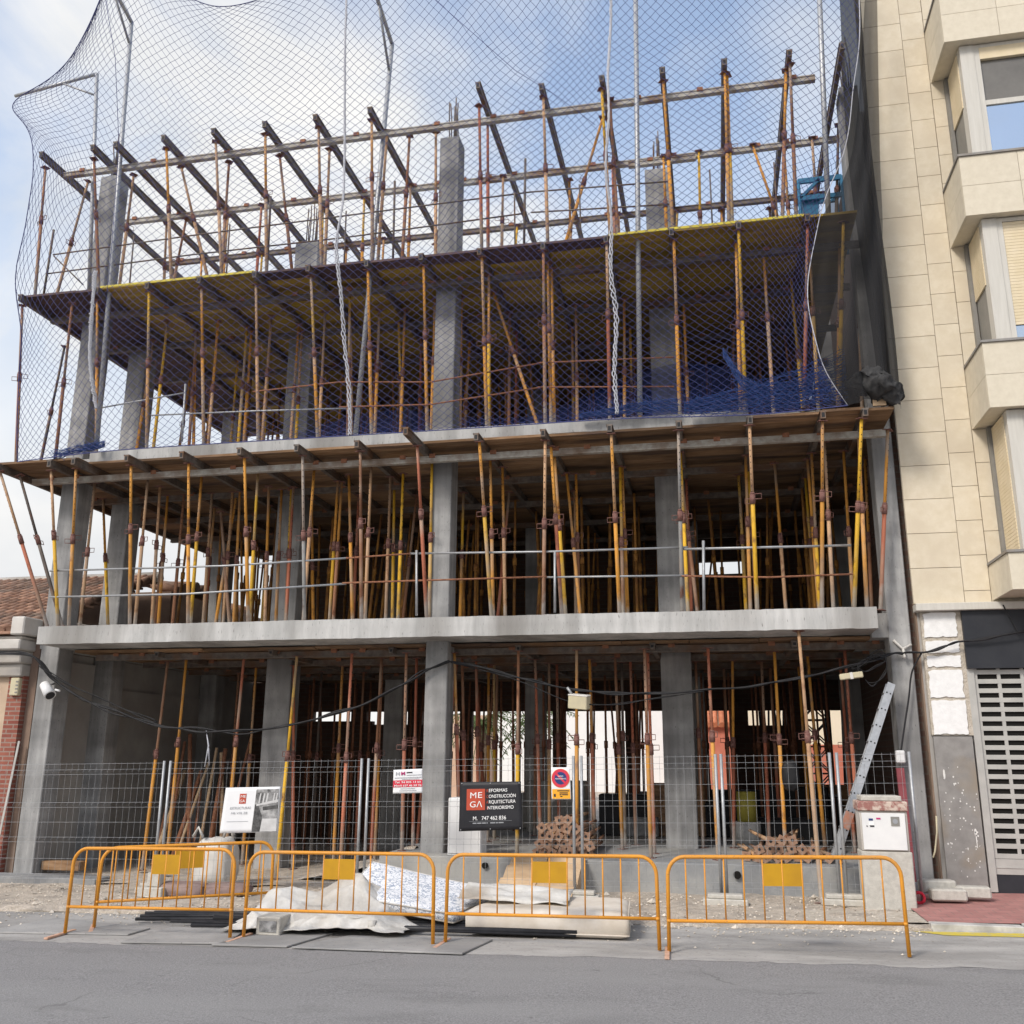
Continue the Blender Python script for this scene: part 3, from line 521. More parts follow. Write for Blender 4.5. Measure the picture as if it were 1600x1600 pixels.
for fl, zb, zt, ys, xs in ((1, Z1, 6.43, (1.55, 2.5, 3.4, 4.2, 5.1, 6.2, 7.1), BXM[1:]), (2, Z2, 9.6, (1.65, 2.7, 3.6, 4.5, 5.4, 6.4), BXM[1:]), (3, Z3, 12.37, (1.75, 3.5), L4X[1:-1]), (0, .285, 3.28, (2.6, 3.9, 5.2, 6.4, 7.4, 8.1), [-9.3,-8.4,-7.5,-6.7,-5.9,-5.2,-4.5,-3.9,-3.3,-2.7,-2.1,-1.5,-.9,-.3,.3,.9,1.5,2.1])):
    for r_, y in enumerate(ys):
        for x in xs:
            xx = x+random.uniform(-.12, .12); yy = y+random.uniform(-.25, .25)
            if fl == 0 and random.random() < (.22 if r_ < 2 else .05): continue
            if fl and random.random() < .1: continue
            ln = random.choice((0, 0, random.uniform(-.25, .25)))
            zz = -.2 if (fl == 0 and xx < -4.95) else zb
            a, b_ = Vector((xx+ln, yy+random.uniform(-.1,.1), zz)), Vector((xx, yy, zt))
            ind = {1: 2, 2: 2, 3: 2, 0: 2}[fl]
            if r_ >= ind and fl in (1, 2):
                far.append((a+Vector((.5+random.uniform(-.2,.2), .4, 0)), b_+Vector((.5, .4, 0)), fl))
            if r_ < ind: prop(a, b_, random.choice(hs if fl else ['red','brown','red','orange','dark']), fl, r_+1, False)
            else: far.append((a, b_, fl))
FLN = {0: 'ground floor', 1: 'first floor', 2: 'second floor', 3: 'open top storey'}
RWN = {0: 'front row', 1: 'second row', 2: 'third row'}
from itertools import groupby
PROPS.sort(key=lambda p: (p[3], p[4], p[0].x))
for k, gi in groupby(PROPS, key=lambda p: (p[3], p[4])):
    for i, (a, b_, hue, fl, row, full) in enumerate(gi):
        dx = (b_.x-a.x); lean = ' leaning left' if dx < -.22 else (' leaning right' if dx > .22 else '')
        hn = {'yellow':'yellow','orange':'rusty orange','tan':'pale rusty','brown':'rusty brown','red':'rusty red','grey':'grey','dark':'dark'}[hue]
        make_prop(a, b_, hue, '%s prop%s, %s from left in %s of %s' % (hn, lean, ordw(i+1), RWN[row], FLN[fl]), 'steel shoring props of the ' + FLN[fl], full)
for fl in (0, 1, 2):
    m = MB()
    for a, b_, f in far:
        if f == fl:
            mid = a.lerp(b_, .55); m.tube([a, mid], .03, 6); m.tube([mid, b_], .024, 6); m.tube([mid-Vector((0,0,.07)), mid+Vector((0,0,.07))], .042, 6)
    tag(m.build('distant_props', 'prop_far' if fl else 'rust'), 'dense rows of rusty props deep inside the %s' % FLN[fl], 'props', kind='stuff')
# ------------------------------------------------------------------ guard rails along the open storeys
def rail(pts, y, r, mt_, label, group='guard rails'):
    P = [AY(px, py, y) for px, py in pts]
    tag(MB().tube(P, r, 7).build('guard_rail', mt_), label, 'rail', group)
def post(a, b, y, r, mt_, label):
    p, q = AY(*a, y), AY(*b, y); m = MB(); m.tube([q, p], r, 7); o = tag(m.build('guard_post', mt_), label, 'post', 'guard rail posts')
rail([(78,892),(354,884),(541,872)], .06, .017, 'galv', 'upper grey rail of the first floor, left stretch')
rail([(541,872),(641,865)], .05, .015, 'rust', 'upper rusty rail of the first floor, short stretch left of the middle column')
rail([(641,865),(854,862),(1075,855)], .07, .017, 'galv', 'upper grey rail of the first floor, crossing the middle column')
rail([(1067,858),(1200,855),(1330,852)], .05, .019, 'galv', 'upper grey rail of the first floor, right stretch')
rail([(78,933),(290,928),(541,912)], .06, .017, 'galv', 'lower grey rail of the first floor, left stretch')
rail([(535,911),(658,907),(854,901)], .05, .015, 'rust', 'lower rusty rail of the first floor, middle stretch')
rail([(848,902),(1075,899)], .07, .015, 'galv', 'lower grey rail of the first floor, right of the middle column')
rail([(1065,900),(1200,902),(1333,897)], .05, .014, 'rust', 'lower rusty rail of the first floor, right stretch')
rail([(148,639),(287,614)], .1, .014, 'galv', 'short grey rail tilted up at the left end of the second floor')
rail([(236,649),(400,642),(541,638)], .08, .014, 'galv', 'lower rail of the second floor, left stretch behind netting')
rail([(395,612),(530,597),(672,597),(847,567)], .08, .013, 'rust', 'upper rusty rail of the second floor, rising to the right behind netting')
rail([(530,636),(672,632),(847,605)], .07, .013, 'rust', 'lower rusty rail of the second floor, middle stretch behind netting')
rail([(840,567),(1053,558)], .08, .012, 'rust', 'upper rail of the second floor, right stretch behind netting')
rail([(840,605),(1053,604)], .08, .012, 'rust', 'lower rail of the second floor, right stretch behind netting')
rail([(83,398),(300,368),(540,337),(830,300)], -.02, .014, 'beam_steel', 'upper rail of the top storey, long left stretch')
rail([(830,300),(1052,283)], -.02, .014, 'beam_steel', 'upper rail of the top storey, right stretch')
rail([(72,428),(300,398),(540,371),(815,334)], -.02, .014, 'beam_steel', 'lower rail of the top storey, long left stretch')
rail([(830,332),(1052,319)], -.02, .014, 'beam_steel', 'lower rail of the top storey, right stretch')
rail([(84,400),(130,445)], -.02, .013, 'beam_steel', 'short diagonal rail brace at the left end of the top storey')
for a, b, y, r, mt_, l in (((651,860),(651,962),.03,.02,'galv','grey rail post beside the red prop left of the middle column'),((867,862),(867,957),.03,.02,'galv','grey rail post between rusty props right of the middle column'),((1099,845),(1100,953),.03,.022,'galv','tall grey rail post in the right bay of the first floor'),
    ((84,359),(67,468),-.06,.022,'beam_steel','dark rail post at the left corner of the top storey'),((423,307),(417,427),-.06,.022,'beam_steel','dark rail post of the top storey left of the tall centre column'),((617,283),(614,408),-.06,.02,'beam_steel','dark rail post of the top storey just left of the centre column'),((821,248),(819,380),-.06,.022,'beam_steel','dark rail post of the top storey right of the centre column'),((290,600),(284,690),.05,.02,'galv','grey rail post in the left bay of the second floor')):
    post(a, b, y, r, mt_, l)
for i, x in enumerate((-10.0,-8.1,-5.9,-2.9,-1.8,.3,1.3)):
    post_ = MB(); post_.tube([(x, -.08, 9.80), (x+random.uniform(-.03,.03), -.08, 10.9)], .014, 6); tag(post_.build('guard_post', 'beam_steel'), '%s of the thin short rail posts along the top storey edge, counted from the left' % ordw(i+1), 'post', 'guard rail posts')

# ------------------------------------------------------------------ gallows posts that carry the safety net
def gallows(base, bend, tip, brace, label, r=.042):
    e = thing('gallows_post', label, 'post', base, 'gallows posts of the safety net')
    MB().tube([base, Vector(base).lerp(Vector(bend), .5), bend], r, 10).build('mast', 'galv', e)
    MB().tube([bend, tip], r*.9, 10).build('arm', 'galv', e)
    if brace: MB().tube([Vector(base).lerp(Vector(bend), brace), Vector(bend).lerp(Vector(tip), .42)], r*.6, 8).build('brace', 'galv', e)
gallows((-10.25, -.12, 6.8), (-10.60, -.12, 15.6), (-10.4, -2.0, 15.9), .94, 'grey net gallows post rising by the front left column')
gallows((-5.62, .12, 6.8), (-5.28, .12, 14.4), (-5.2, -1.9, 14.75), .92, 'grey net gallows post left of the tall centre column, its arm bent at top')
gallows((-.93, -.05, 6.8), (-.78, -.05, 15.5), (-.7, -2.0, 15.8), .94, 'straight grey net gallows post right of centre')
gallows((2.06, -.08, 9.8), (2.26, -.08, 15.2), (2.3, -2.0, 15.5), .94, 'straight grey net gallows post by the right hand column')
gallows((-11.05, .25, 9.8), (-11.52, .25, 14.85), (-13.35, .25, 14.62), .90, 'grey net gallows post with its arm pointing left over the low house', .038)

# ------------------------------------------------------------------ safety net: real knotted cords
YR = [-1.5, -1.2, -.95, -.72, -.58, -.50, -.36]
CTRL = [
 [(168,-25),(200,-70),(340,10),(545,-50),(760,-70),(955,-70),(1150,-70),(1342,-40)],
 [(122,92),(180,70),(345,118),(545,92),(760,78),(955,78),(1150,78),(1337,105)],
 [(38,171),(165,205),(340,240),(545,222),(760,214),(955,210),(1150,208),(1312,235)],
 [(70,247),(160,332),(335,352),(540,345),(758,340),(955,334),(1150,330),(1280,350)],
 [(35,480),(156,468),(328,466),(540,460),(757,456),(957,450),(1157,445),(1266,440)],
 [(30,600),(152,590),(328,580),(543,571),(758,560),(960,555),(1167,550),(1280,560)],
 [(27,722),(160,706),(330,694),(548,681),(760,668),(965,655),(1180,648),(1325,634)]]
def cmr(p0, p1, p2, p3, t):
    return .5*((2*p1)+(p2-p0)*t+(2*p0-5*p1+4*p2-p3)*t*t+(3*p1-p0-3*p2+p3)*t*t*t)
CP = [[AY(px, py, YR[j]) for px, py in row] for j, row in enumerate(CTRL)]
def netpt(u, v):                    # u along the row, v down
    nj, ni = len(CP)-1, len(CP[0])-1
    x, y = min(max(u, 0), 1)*ni, min(max(v, 0), 1)*nj; i, j = min(int(x), ni-1), min(int(y), nj-1); a, b = x-i, y-j
    rows = []
    for jj in range(j-1, j+3):
        r_ = CP[min(max(jj, 0), nj)]; g = lambda k: r_[min(max(k, 0), ni)]
        rows.append(cmr(g(i-1), g(i), g(i+1), g(i+2), a))
    p = cmr(*rows, b)
    s = math.sin(math.pi*min(1, v*1.02)); k = noise.noise(Vector((p.x*.55, p.z*.5, 1.7)))
    return p+Vector((.16*noise.noise(Vector((p.x*.8, p.z*.8, 9)))*s, (-.22+.35*k)*s, .14*noise.noise(Vector((p.x*.7, p.z*.6, 5)))*s))
def net_panel(u0, u1, nu, nv, label, r=.0037):
    m = MB(); cache = {}
    def node(i, j):
        if (i, j) not in cache:
            p = netpt(u0+(u1-u0)*i/nu, j/nv); p += Vector((random.uniform(-.008,.008), random.uniform(-.01,.01), random.uniform(-.008,.008))); cache[i, j] = p
        return cache[i, j]
    bmv = m.b.verts; 
    def strand(seq):
        rings = []
        for k, p in enumerate(seq):
            d = (seq[min(k+1, len(seq)-1)]-seq[max(k-1, 0)]).normalized(); a = d.cross(Vector((0,1,0))).normalized(); b2 = d.cross(a)
            rings.append([bmv.new(p+a*(r*c)+b2*(r*s_)) for c, s_ in ((1,0),(-.5,.87),(-.5,-.87))])
        for A, Bq in zip(rings, rings[1:]):
            for k in range(3): m.b.faces.new((A[k], A[(k+1)%3], Bq[(k+1)%3], Bq[k]))
    for dirn in (1, -1):
        starts = [(i, 0) for i in range(0, nu+1, 2)]+[((0 if dirn == 1 else nu), j) for j in range(2, nv+1, 2)]
        for i, j in starts:
            seq = []
            while 0 <= i <= nu and j <= nv: seq.append(node(i, j)); i += dirn; j += 1
            if len(seq) > 1: strand(seq)
    o = tag(m.build('safety_net', 'net', norm=False), label, 'net', 'safety nets over the upper storeys')
    bo = MB(); bo.tube([netpt(u0+(u1-u0)*i/80, 0) for i in range(81)], .008, 5); bo.build('top_border', 'net', o)
    bo = MB(); bo.tube([netpt(u0+(u1-u0)*i/80, 1)+Vector((0,-.01,0)) for i in range(81)], .009, 5); bo.build('bottom_border', 'net', o)
    if u0 == 0: bo = MB(); bo.tube([netpt(0, i/80) for i in range(81)], .008, 5); bo.build('side_border', 'net', o)
    if u1 == 1: bo = MB(); bo.tube([netpt(1, i/80) for i in range(81)], .0075, 6); bo.build('side_border', 'cord', o)
    return o
net_panel(0, 3/7, 76, 118, 'blue knotted safety net panel left of the left lacing cord')
net_panel(3/7, 5/7, 58, 118, 'blue knotted safety net panel between the two lacing cords')
net_panel(5/7, 1, 50, 118, 'blue knotted safety net panel right of the right lacing cord')
# lacing cords, twisted and loosely knotted
def cord(u, v0, v1, label, r=.011, wob=.035, tail=None):
    m = MB()
    for ph in (0, 2.1, 4.2):
        pts = []
        for i in range(140):
            v = v0+(v1-v0)*i/139; p = netpt(u, v); a = i*.9+ph
            k = wob*(.5+1.3*abs(noise.noise(Vector((i*.11, u*9, ph)))))*(1 if v > .55 else .45)
            pts.append(p+Vector((k*math.cos(a), -.02+k*.6*math.sin(a), 0)))
        m.tube(pts, r, 4)
    if tail: m.tube(tail, r, 4)
    tag(m.build('lacing_cord', 'cord'), label, 'cord', 'lacing cords of the net')
cord(3/7, 0, 1, 'pale twisted lacing cord joining the nets left of centre, down to the slab')
cord(5/7, 0, .98, 'pale twisted lacing cord joining the nets right of centre')
cord(1/7, .62, .9, 'pale frayed lacing cord on the net by the front left column')
m = MB(); P = [AY(px, py, y) for px, py, y in ((680,0,-1.5),(805,110,-1.2),(870,150,-1.0),(930,195,-.9))]; m.tube(P, .005, 4)
tag(m.build('loose_line', 'net'), 'thin dark line slanting across the upper middle net', 'line')
m = MB(); P = [AY(px, py, y) for px, py, y in ((165,0,-1.0),(180,90,-.9),(186,230,-.8),(175,380,-.7),(165,480,-.6))]; m.tube(P, .006, 4)
tag(m.build('loose_line', 'net'), 'dark line hanging beside the left gallows post', 'line')
# netting gathered along the slab edge
def bunch(path, wd, n, label, hgt=.35, seed=0):
    m = MB(); P = [AY(px, py, y) for px, py, y in path]
    def at(t):
        x = t*(len(P)-1); i = min(int(x), len(P)-2); return P[i].lerp(P[i+1], x-i)
    for k in range(n):
        o = random.random(); ph = random.random()*9; pts = []
        for i in range(41):
            t = i/40; p = at(t); q = wd[0]+(wd[1]-wd[0])*t
            pts.append(p+Vector((0, -.02-.12*abs(noise.noise(Vector((t*5, ph, seed)))), hgt*q*o+.10*q*noise.noise(Vector((t*7, ph+3, seed))))))
        m.tube(pts, .0045, 3)
    for k in range(n*3):
        t = random.random(); p = at(t); q = wd[0]+(wd[1]-wd[0])*t; a = p+Vector((0, -.05, random.random()*hgt*q)); m.tube([a, a+Vector((random.uniform(-.12,.12), random.uniform(-.06,.02), random.uniform(-.1,.12)))], .004, 3)
    tag(m.build('gathered_net', 'net_blue'), label, 'net', 'netting gathered along the slab')
MT['net_blue'] = mat('net_blue', (.03,.07,.22), (.05,.10,.30), 8, .7)
bunch([(1070,648,-.18),(1130,648,-.18),(1200,640,-.2),(1270,632,-.2),(1325,622,-.2)], (.25, 1), 60, 'blue netting bunched along the right end of the second floor slab', .75, 1)
bunch([(1130,560,-.12),(1160,610,-.14),(1210,640,-.16),(1300,632,-.2)], (.4, .8), 34, 'blue netting sagging in a fold behind the right net panel', .4, 2)
bunch([(85,720,-.25),(110,712,-.25),(140,706,-.2),(165,700,-.1)], (.5, .4), 30, 'blue netting bunched at the left end of the second floor slab', .28, 3)
bunch([(905,655,-.1),(960,650,-.12),(1010,645,-.12),(1060,646,-.12)], (.2, .6), 30, 'blue netting heaped on the slab at the foot of the right lacing cord', .35, 4)
m = MB()
def blue(u, v):
    p = AY(470+800*u, 690-150*v, 1.6+.5*v); p.z = 6.85+(1.0+.9*u)*v*(.8+.2*math.sin(u*11)); p.y += .12*noise.noise(Vector((u*14, v*3, 0))); return p
MT['net_dark'] = meshcloth('net_dark', (.02,.04,.16), .45)
m.grid(blue, 50, 8); tag(m.build('dark_blue_net', 'net_dark'), 'dark blue net sheet hung inside the second floor behind the props', 'net')

# ------------------------------------------------------------------ black debris mesh against the right-hand neighbour
SM = [[(1352,-10,-.4),(1364,-10,-.3),(1370,-10,-.1)],[(1332,235,-.5),(1356,235,-.35),(1374,240,-.1)],[(1280,350,-.6),(1340,350,-.5),(1378,350,-.12)],[(1266,440,-.55),(1325,440,-.5),(1377,440,-.12)],[(1280,560,-.5),(1335,560,-.5),(1384,560,-.15)],[(1326,634,-.4),(1350,625,-.42),(1392,618,-.2)]]
SP = [[AY(*q) for q in row] for row in SM]
def sheetpt(u, v):
    y = v*(len(SP)-1); j = min(int(y), len(SP)-2); f = y-j
    g = lambda jj, i: SP[min(max(jj,0),len(SP)-1)][i]
    c = [cmr(g(j-1,i), g(j,i), g(j+1,i), g(j+2,i), f) for i in range(3)]
    p = c[0].lerp(c[1], u*2) if u < .5 else c[1].lerp(c[2], u*2-1)
    return p+Vector((0, .05*math.sin(u*16+v*3)*(.3+u), 0))
o = tag(MB().grid(sheetpt, 24, 60).build('debris_netting', 'debris_mesh'), 'sheer black debris netting hung from the net edge to the stone facade', 'netting', 'black debris netting')
def strip(u, v):
    z = 16-9.25*v; x = 2.80-.17*(1-u)-.10*math.sin(v*3)*(1-u); q = .07*math.sin(u*25+v*2.2)
    return Vector((x+.10*u+.03*math.sin(v*9), .36-.42*(1-abs(2*u-1))-.1*v+q*.5, z))
tag(MB().grid(strip, 30, 60).build('debris_netting', 'debris_dense'), 'dense folded strip of black netting hanging down the edge of the stone facade', 'netting', 'black debris netting')
m = MB(); P = [AY(px, py, y) for px, py, y in ((1335,612,-.25),(1352,592,-.3),(1372,600,-.35),(1390,612,-.35),(1403,628,-.3))]
Q = [cmr(P[max(i-1,0)], P[i], P[i+1], P[min(i+2,4)], k/10) for i in range(4) for k in range(10)]+[P[4]]
m.tube(Q, [.05+.14*math.sin(math.pi*min(1,.12+.86*i/40))**.7 for i in range(41)], 40)
for v in m.b.verts: v.co += Vector((noise.noise(v.co*6), noise.noise(v.co*6+Vector((5,0,0))), noise.noise(v.co*6+Vector((0,7,0)))))*.10+Vector((noise.noise(v.co*19), noise.noise(v.co*19+Vector((5,0,0))), noise.noise(v.co*19+Vector((0,7,0)))))*.035
MT['netting_dark'] = mat('netting_dark', (.03,.03,.031), (.055,.054,.054), 20, .95, .6, 60)
tag(m.build('netting_bundle', 'netting_dark'), 'rolled bundle of black netting at the right end of the second floor slab', 'netting')
e = thing('kicker_plank', 'upright plank at the right end of the second floor deck beside the bundle', 'plank', (2.5, -.2, 6.65)); MB().box(2.42, 2.60, -.30, -.26, 6.62, 7.0).build('board', 'wood', e)

# ------------------------------------------------------------------ blue steel hopper standing on the top storey
e = thing('concrete_skip', 'blue steel frame of a concrete skip on the top storey by the right column', 'skip', (2.0, 1.6, 9.97))
c0 = AY(1250, 335, 1.5); x0 = c0.x; m = MB()
for x in (x0, x0+.72):
    for y in (1.4, 2.1): m.tube([(x, y, 9.97), (x, y, 11.46)], .032, 6)
    m.obox((x, 1.4, 11.44), (x, 2.1, 11.44), .05, .07)
for y in (1.4, 2.1):
    m.obox((x0, y, 11.44), (x0+.72, y, 11.44), .05, .09); m.obox((x0, y, 11.10), (x0+.72, y, 11.10), .05, .08)
m.obox((x0, 1.4, 11.10), (x0+.35, 1.4, 11.44), .05, .05)
m.build('frame', 'blue_steel', e)
m = MB(); m.prism([(x0+.03, 1.45, 11.2), (x0+.36, 1.45, 11.2), (x0+.26, 1.45, 10.6), (x0+.10, 1.45, 10.6)], (0, .55, 0)); m.build('bucket', 'blue_steel', e)
e = None

# ------------------------------------------------------------------ right-hand neighbour: stone-clad flats over a shuttered shop
N = thing('apartment_block', 'beige stone-clad apartment block with stacked bay windows over a shuttered shop', 'building', (5, .5, 0))
MB().prism([(2.90,.567,-.2),(20,.567,-.2),(20,14,-.2),(9.5,14,-.2)], (0,0,17.2)).build('core_wall', 'plaster', N)
MB().box(2.90, 20, .560, .5668, 3.8, 17).build('joint_backing', 'dark_joint', N)
zs = [3.86+.515*i for i in range(27)]
m = MB()
for a, b_ in zip(zs, zs[1:]): m.box(2.865, 3.545, .5, .566, a+.004, b_-.004)
off = [3.86+.17]+[3.86+.17+.515*i for i in range(1, 27)]
m.box(3.553, 3.90, .503, .566, 3.86, off[0]-.004)
for a, b_ in zip(off, off[1:]): m.box(3.553, 3.90, .503, .566, a+.004, b_-.004)
for a, b_ in zip(zs, zs[1:]):
    for k in range(9): m.box(3.91+k*.9, 3.902+(k+1)*.9, .5, .566, a+.004, b_-.004)
m.build('cladding', 'cladding', N)
bands = [(3.88, 4.38), (6.43, 7.40), (9.41, 10.39), (12.41, 13.40), (15.4, 16.4)]
for z0, z1 in bands:
    s = MB(); h = (z1-z0)/2 if z1-z0 > .7 else (z1-z0)
    k = z0
    while k < z1-.01:
        for i in range(5):
            a = 3.915+i*.80+(.0 if i == 0 else -.0); s.box(a+.003, a+.797, -.45, -.41, k+.003, k+h-.003)
        for ya, yb in ((-.41, .02), (.02, .5)): s.box(3.915, 3.955, ya+.003, yb-.003, k+.003, k+h-.003)
        k += h
    s.box(3.95, 7.8, -.405, .49, z0+.02, z1-.02)
    o = s.build('bay_spandrel', 'cladding_pale', N)
    c = MB(); c.box(3.895, 7.9, -.475, .499, z1+.001, z1+.035); c.build('coping', 'grey_stone', o)
wins = [(4.415, 6.43, 'closed'), (7.435, 9.41, 'half'), (10.425, 12.41, 'open')]
for z0, z1, st in wins:
    s = MB(); s.box(4.16, 7.6, -.28, .48, z1-.03, z1+.015)
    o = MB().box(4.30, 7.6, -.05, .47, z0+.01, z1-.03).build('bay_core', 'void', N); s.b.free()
    wn = bpy.data.objects.new('bay_window', None); COL.objects.link(wn); wn.location = (4.2, -.3, z0); wn.parent = N; wn.matrix_parent_inverse = N.matrix_basis.inverted()
    f = MB()
    f.box(4.16, 4.36, -.30, -.20, z0, z1); f.box(4.362, 4.44, -.285, -.20, z0, z1); f.box(4.441, 7.6, -.285, -.21, z0, z0+.06); f.box(4.441, 7.6, -.285, -.21, z1-.06, z1)
    f.box(4.16, 4.22, -.199, -.10, z0, z1)
    f.build('window_frame', 'alu', wn)
    f = MB(); f.box(4.10, 4.159, .42, .499, z0, z1); f.box(4.13, 4.158, -.24, .42, z0, z0+.05); f.box(4.17, 4.20, -.10, .42, z0, z1); f.build('side_frame', 'alu_dark', wn)
    side_sh = z0+ (.0 if st == 'closed' else (z1-z0)*.48)
    sh = MB(); z = side_sh+.04
    while z < z1-.05: sh.box(4.145, 4.168, -.16, .40, z, z+.046); z += .05
    sh.build('side_shutter', 'shutter_cream', wn)
    if st != 'closed': MB().box(4.175, 4.185, -.09, .40, z0+.05, side_sh+.04).build('side_pane', 'glass_grey', wn)
    if st == 'open':
        MB().box(4.441, 7.6, -.29, -.23, z1-.26, z1-.061).build('shutter_box', 'shutter_cream', wn)
        MB().box(4.441, 7.6, -.235, -.225, z0+1.02, z1-.27).build('upper_pane', 'glass_grey', wn)
        MB().box(4.441, 7.6, -.275, -.22, z0+.92, z0+1.0).build('transom', 'alu', wn)
        f = MB(); f.box(5.42, 5.47, -.27, -.22, z0+1.0, z1-.27); f.build('mullion', 'alu_dark', wn)
        MB().box(4.441, 7.6, -.25, -.24, z0+.061, z0+.92).build('lower_pane', 'glass', wn)
        MB().box(4.441, 7.6, -.224, -.218, z0+1.05, z0+1.50).build('blind', 'alu_dark', wn)
    else:
        bot = z0+.061 if st == 'closed' else z0+.28
        sh = MB(); z = bot
        while z < z1-.07: sh.box(4.441, 7.6, -.272, -.25, z, z+.044); z += .048
        sh.build('roller_shutter', 'shutter_cream', wn)
        if st == 'half': MB().box(4.441, 7.6, -.25, -.24, z0+.061, bot-.01).build('pane', 'glass', wn)
# ledge, fascia and shop shutter
MB().box(2.86, 20, .36, .6, 3.74, 3.845).build('ledge', 'alu', N, bevel=.006)
MB().box(3.47, 20, .44, .52, 2.93, 3.735).build('fascia', 'fascia', N)
m = MB(); m.box(2.93, 3.47, .50, .58, 2.02, 3.735); o = m.build('pillar_mortar', 'mortar', N)
for i, (za, zb_) in enumerate(((2.03,2.50),(2.53,2.92),(2.95,3.12),(3.15,3.33),(3.37,3.73))):
    pts = []; n = 44
    for k in range(n):
        a = k/n*4; s_, f_ = int(a), a-int(a)
        q = [(f_,0),(1,f_),(1-f_,1),(0,1-f_)][s_]; ed = .035*noise.noise(Vector((k*.9, i*4.1, 2)))+.018*noise.noise(Vector((k*2.3, i, 8)))
        x = 2.955+q[0]*.455; z = za+q[1]*(zb_-za)
        if q[1] in (0, 1): z += abs(ed)*(1 if q[1] == 0 else -1)
        if q[0] in (0, 1): x += abs(ed)*(1 if q[0] == 0 else -1)
        pts.append((x, .484, z))
    MB().prism(pts, (0, .03, 0)).build('white_patch', 'crumble', N)
MB().box(2.94, 3.44, .47, .53, -.10, 2.005).build('stone_panel', 'grey_stone', N)
m = MB()
for k in range(70):
    x, z = random.uniform(2.97, 3.42), random.choice((random.uniform(.1, 1.6), random.uniform(.5, 1.3))); r_ = random.uniform(.003, .011)
    m.prism([(x+r_*math.cos(a*1.05), .4665, z+r_*1.3*math.sin(a*1.05)) for a in range(6)], (0, .004, 0))
m.prism([(3.35+.018*math.cos(a*.8), .4665, .75+.05*math.sin(a*.8)) for a in range(8)], (0, .004, 0)); m.prism([(3.345,.4665,.72),(3.36,.4665,.72),(3.357,.4665,.55),(3.35,.4665,.55)], (0,.004,0))
m.prism([(3.03+.014*math.cos(a*.8), .4665, 1.5+.07*math.sin(a*.8)) for a in range(8)], (0, .004, 0))
m.build('paint_splashes', 'splash', N)
MB().box(2.885, 3.10, .60, .73, -.2, 3.9).build('party_edge', 'brown_wall', N)
m = MB(); m.box(3.47, 3.56, .50, .56, .0, 2.93); m.build('shutter_guide', 'shutter_grey', N)
m = MB()
x0, pitch, rowh = 3.562, .30, .128
z = .42; 
while z < 2.90:
    m.box(x0, 12, .53, .555, z, z+.062)
    for k in range(28): m.box(x0+k*pitch, x0+k*pitch+.045, .532, .553, z+.062, z+rowh)
    z += rowh
m.box(x0, 12, .53, .555, .22, .415); m.box(x0, 12, .522, .529, .30, .315)
m.build('shop_shutter', 'shutter_grey', N)
m = MB(); m.box(3.56, 12, .535, .556, -.1, .215); m.build('threshold', 'fascia', N)
MB().box(3.56, 12, .557, .5585, .2, 2.95).build('shop_dark', 'void', N)
m = MB(); m.box(4.35, 7.5, .0, .4, 3.70, 3.738); m.build('soffit_panel', 'alu_dark', N)

# ------------------------------------------------------------------ left-hand neighbour: low old house with tiled roof
Hs = thing('old_house', 'low old house with tiled roof, stone cornice and red brick corner', 'house', (-14, .6, -.3))
MB().box(-24, -11.95, .62, 9, -.6, 3.3).build('house_wall', 'house_wall', Hs)
MB().box(-11.949, -11.66, .60, .95, -.6, 3.0).build('brick_corner', 'brick_red', Hs)
m = MB(); m.box(-11.655, -11.50, .72, 9, -.6, 4.0); m.build('broken_edge', 'brown_wall', Hs)
m = MB(); m.box(-24, -11.66, .50, .9, 2.98, 3.20); m.box(-24, -11.64, .42, .9, 3.201, 3.42); m.box(-24, -11.60, .30, .9, 3.421, 3.60); m.box(-24,-11.62,.36,.9,3.601,3.66); m.build('cornice', 'house_white', Hs, bevel=.02)
m = MB(); m.box(-11.78, -11.52, .25, .95, 3.67, 3.98); m.box(-11.74,-11.50,.951,5,3.7,4.05); m.build('parapet_end', 'house_white', Hs, bevel=.02)
for x in (-12.6, -13.8, -15.4):
    q = MB(); q.box(x-.28, x+.28, .58, .63, 1.75, 2.75); q.build('window_trim', 'brick_red', Hs)
rf = MB()
for i in range(16):           # courses of curved tiles
    y0 = .28+i*.26; z0 = 3.72+i*.105
    for k in range(38):
        x = -11.80-k*.2
        rf.tube([(x, y0, z0+.03), (x, y0+.30, z0+.15)], [.085, .072], 7, cap=True)
    rf.box(-19.5, -11.72, y0, y0+.26, z0-.03, z0+.015)
rf.build('roof', 'tile', Hs)
m = MB(); m.tube([(-19.5, 4.5, 5.42), (-11.7, 4.5, 5.42)], .13, 8); m.build('ridge', 'house_white', Hs)
m = MB(); m.box(-19, -11.72, 5.0, 12, -.3, 5.2); m.build('rear_wing', 'brown_wall', Hs)
m = MB()
for k in range(14): m.tube([(-11.75, 5.3+k*.28, 5.25+.25*math.sin(k*.5)), (-12.6, 5.3+k*.28, 5.5)], .11, 7)
m.build('wing_tiles', 'tile', Hs)
m = MB(); m.obox((-11.72, .5, -.3), (-11.58, .58, 1.9), .05, .03); tag(m.build('leaning_board', 'bag'), 'narrow pale board leaning in the gap between old house and concrete column', 'board')

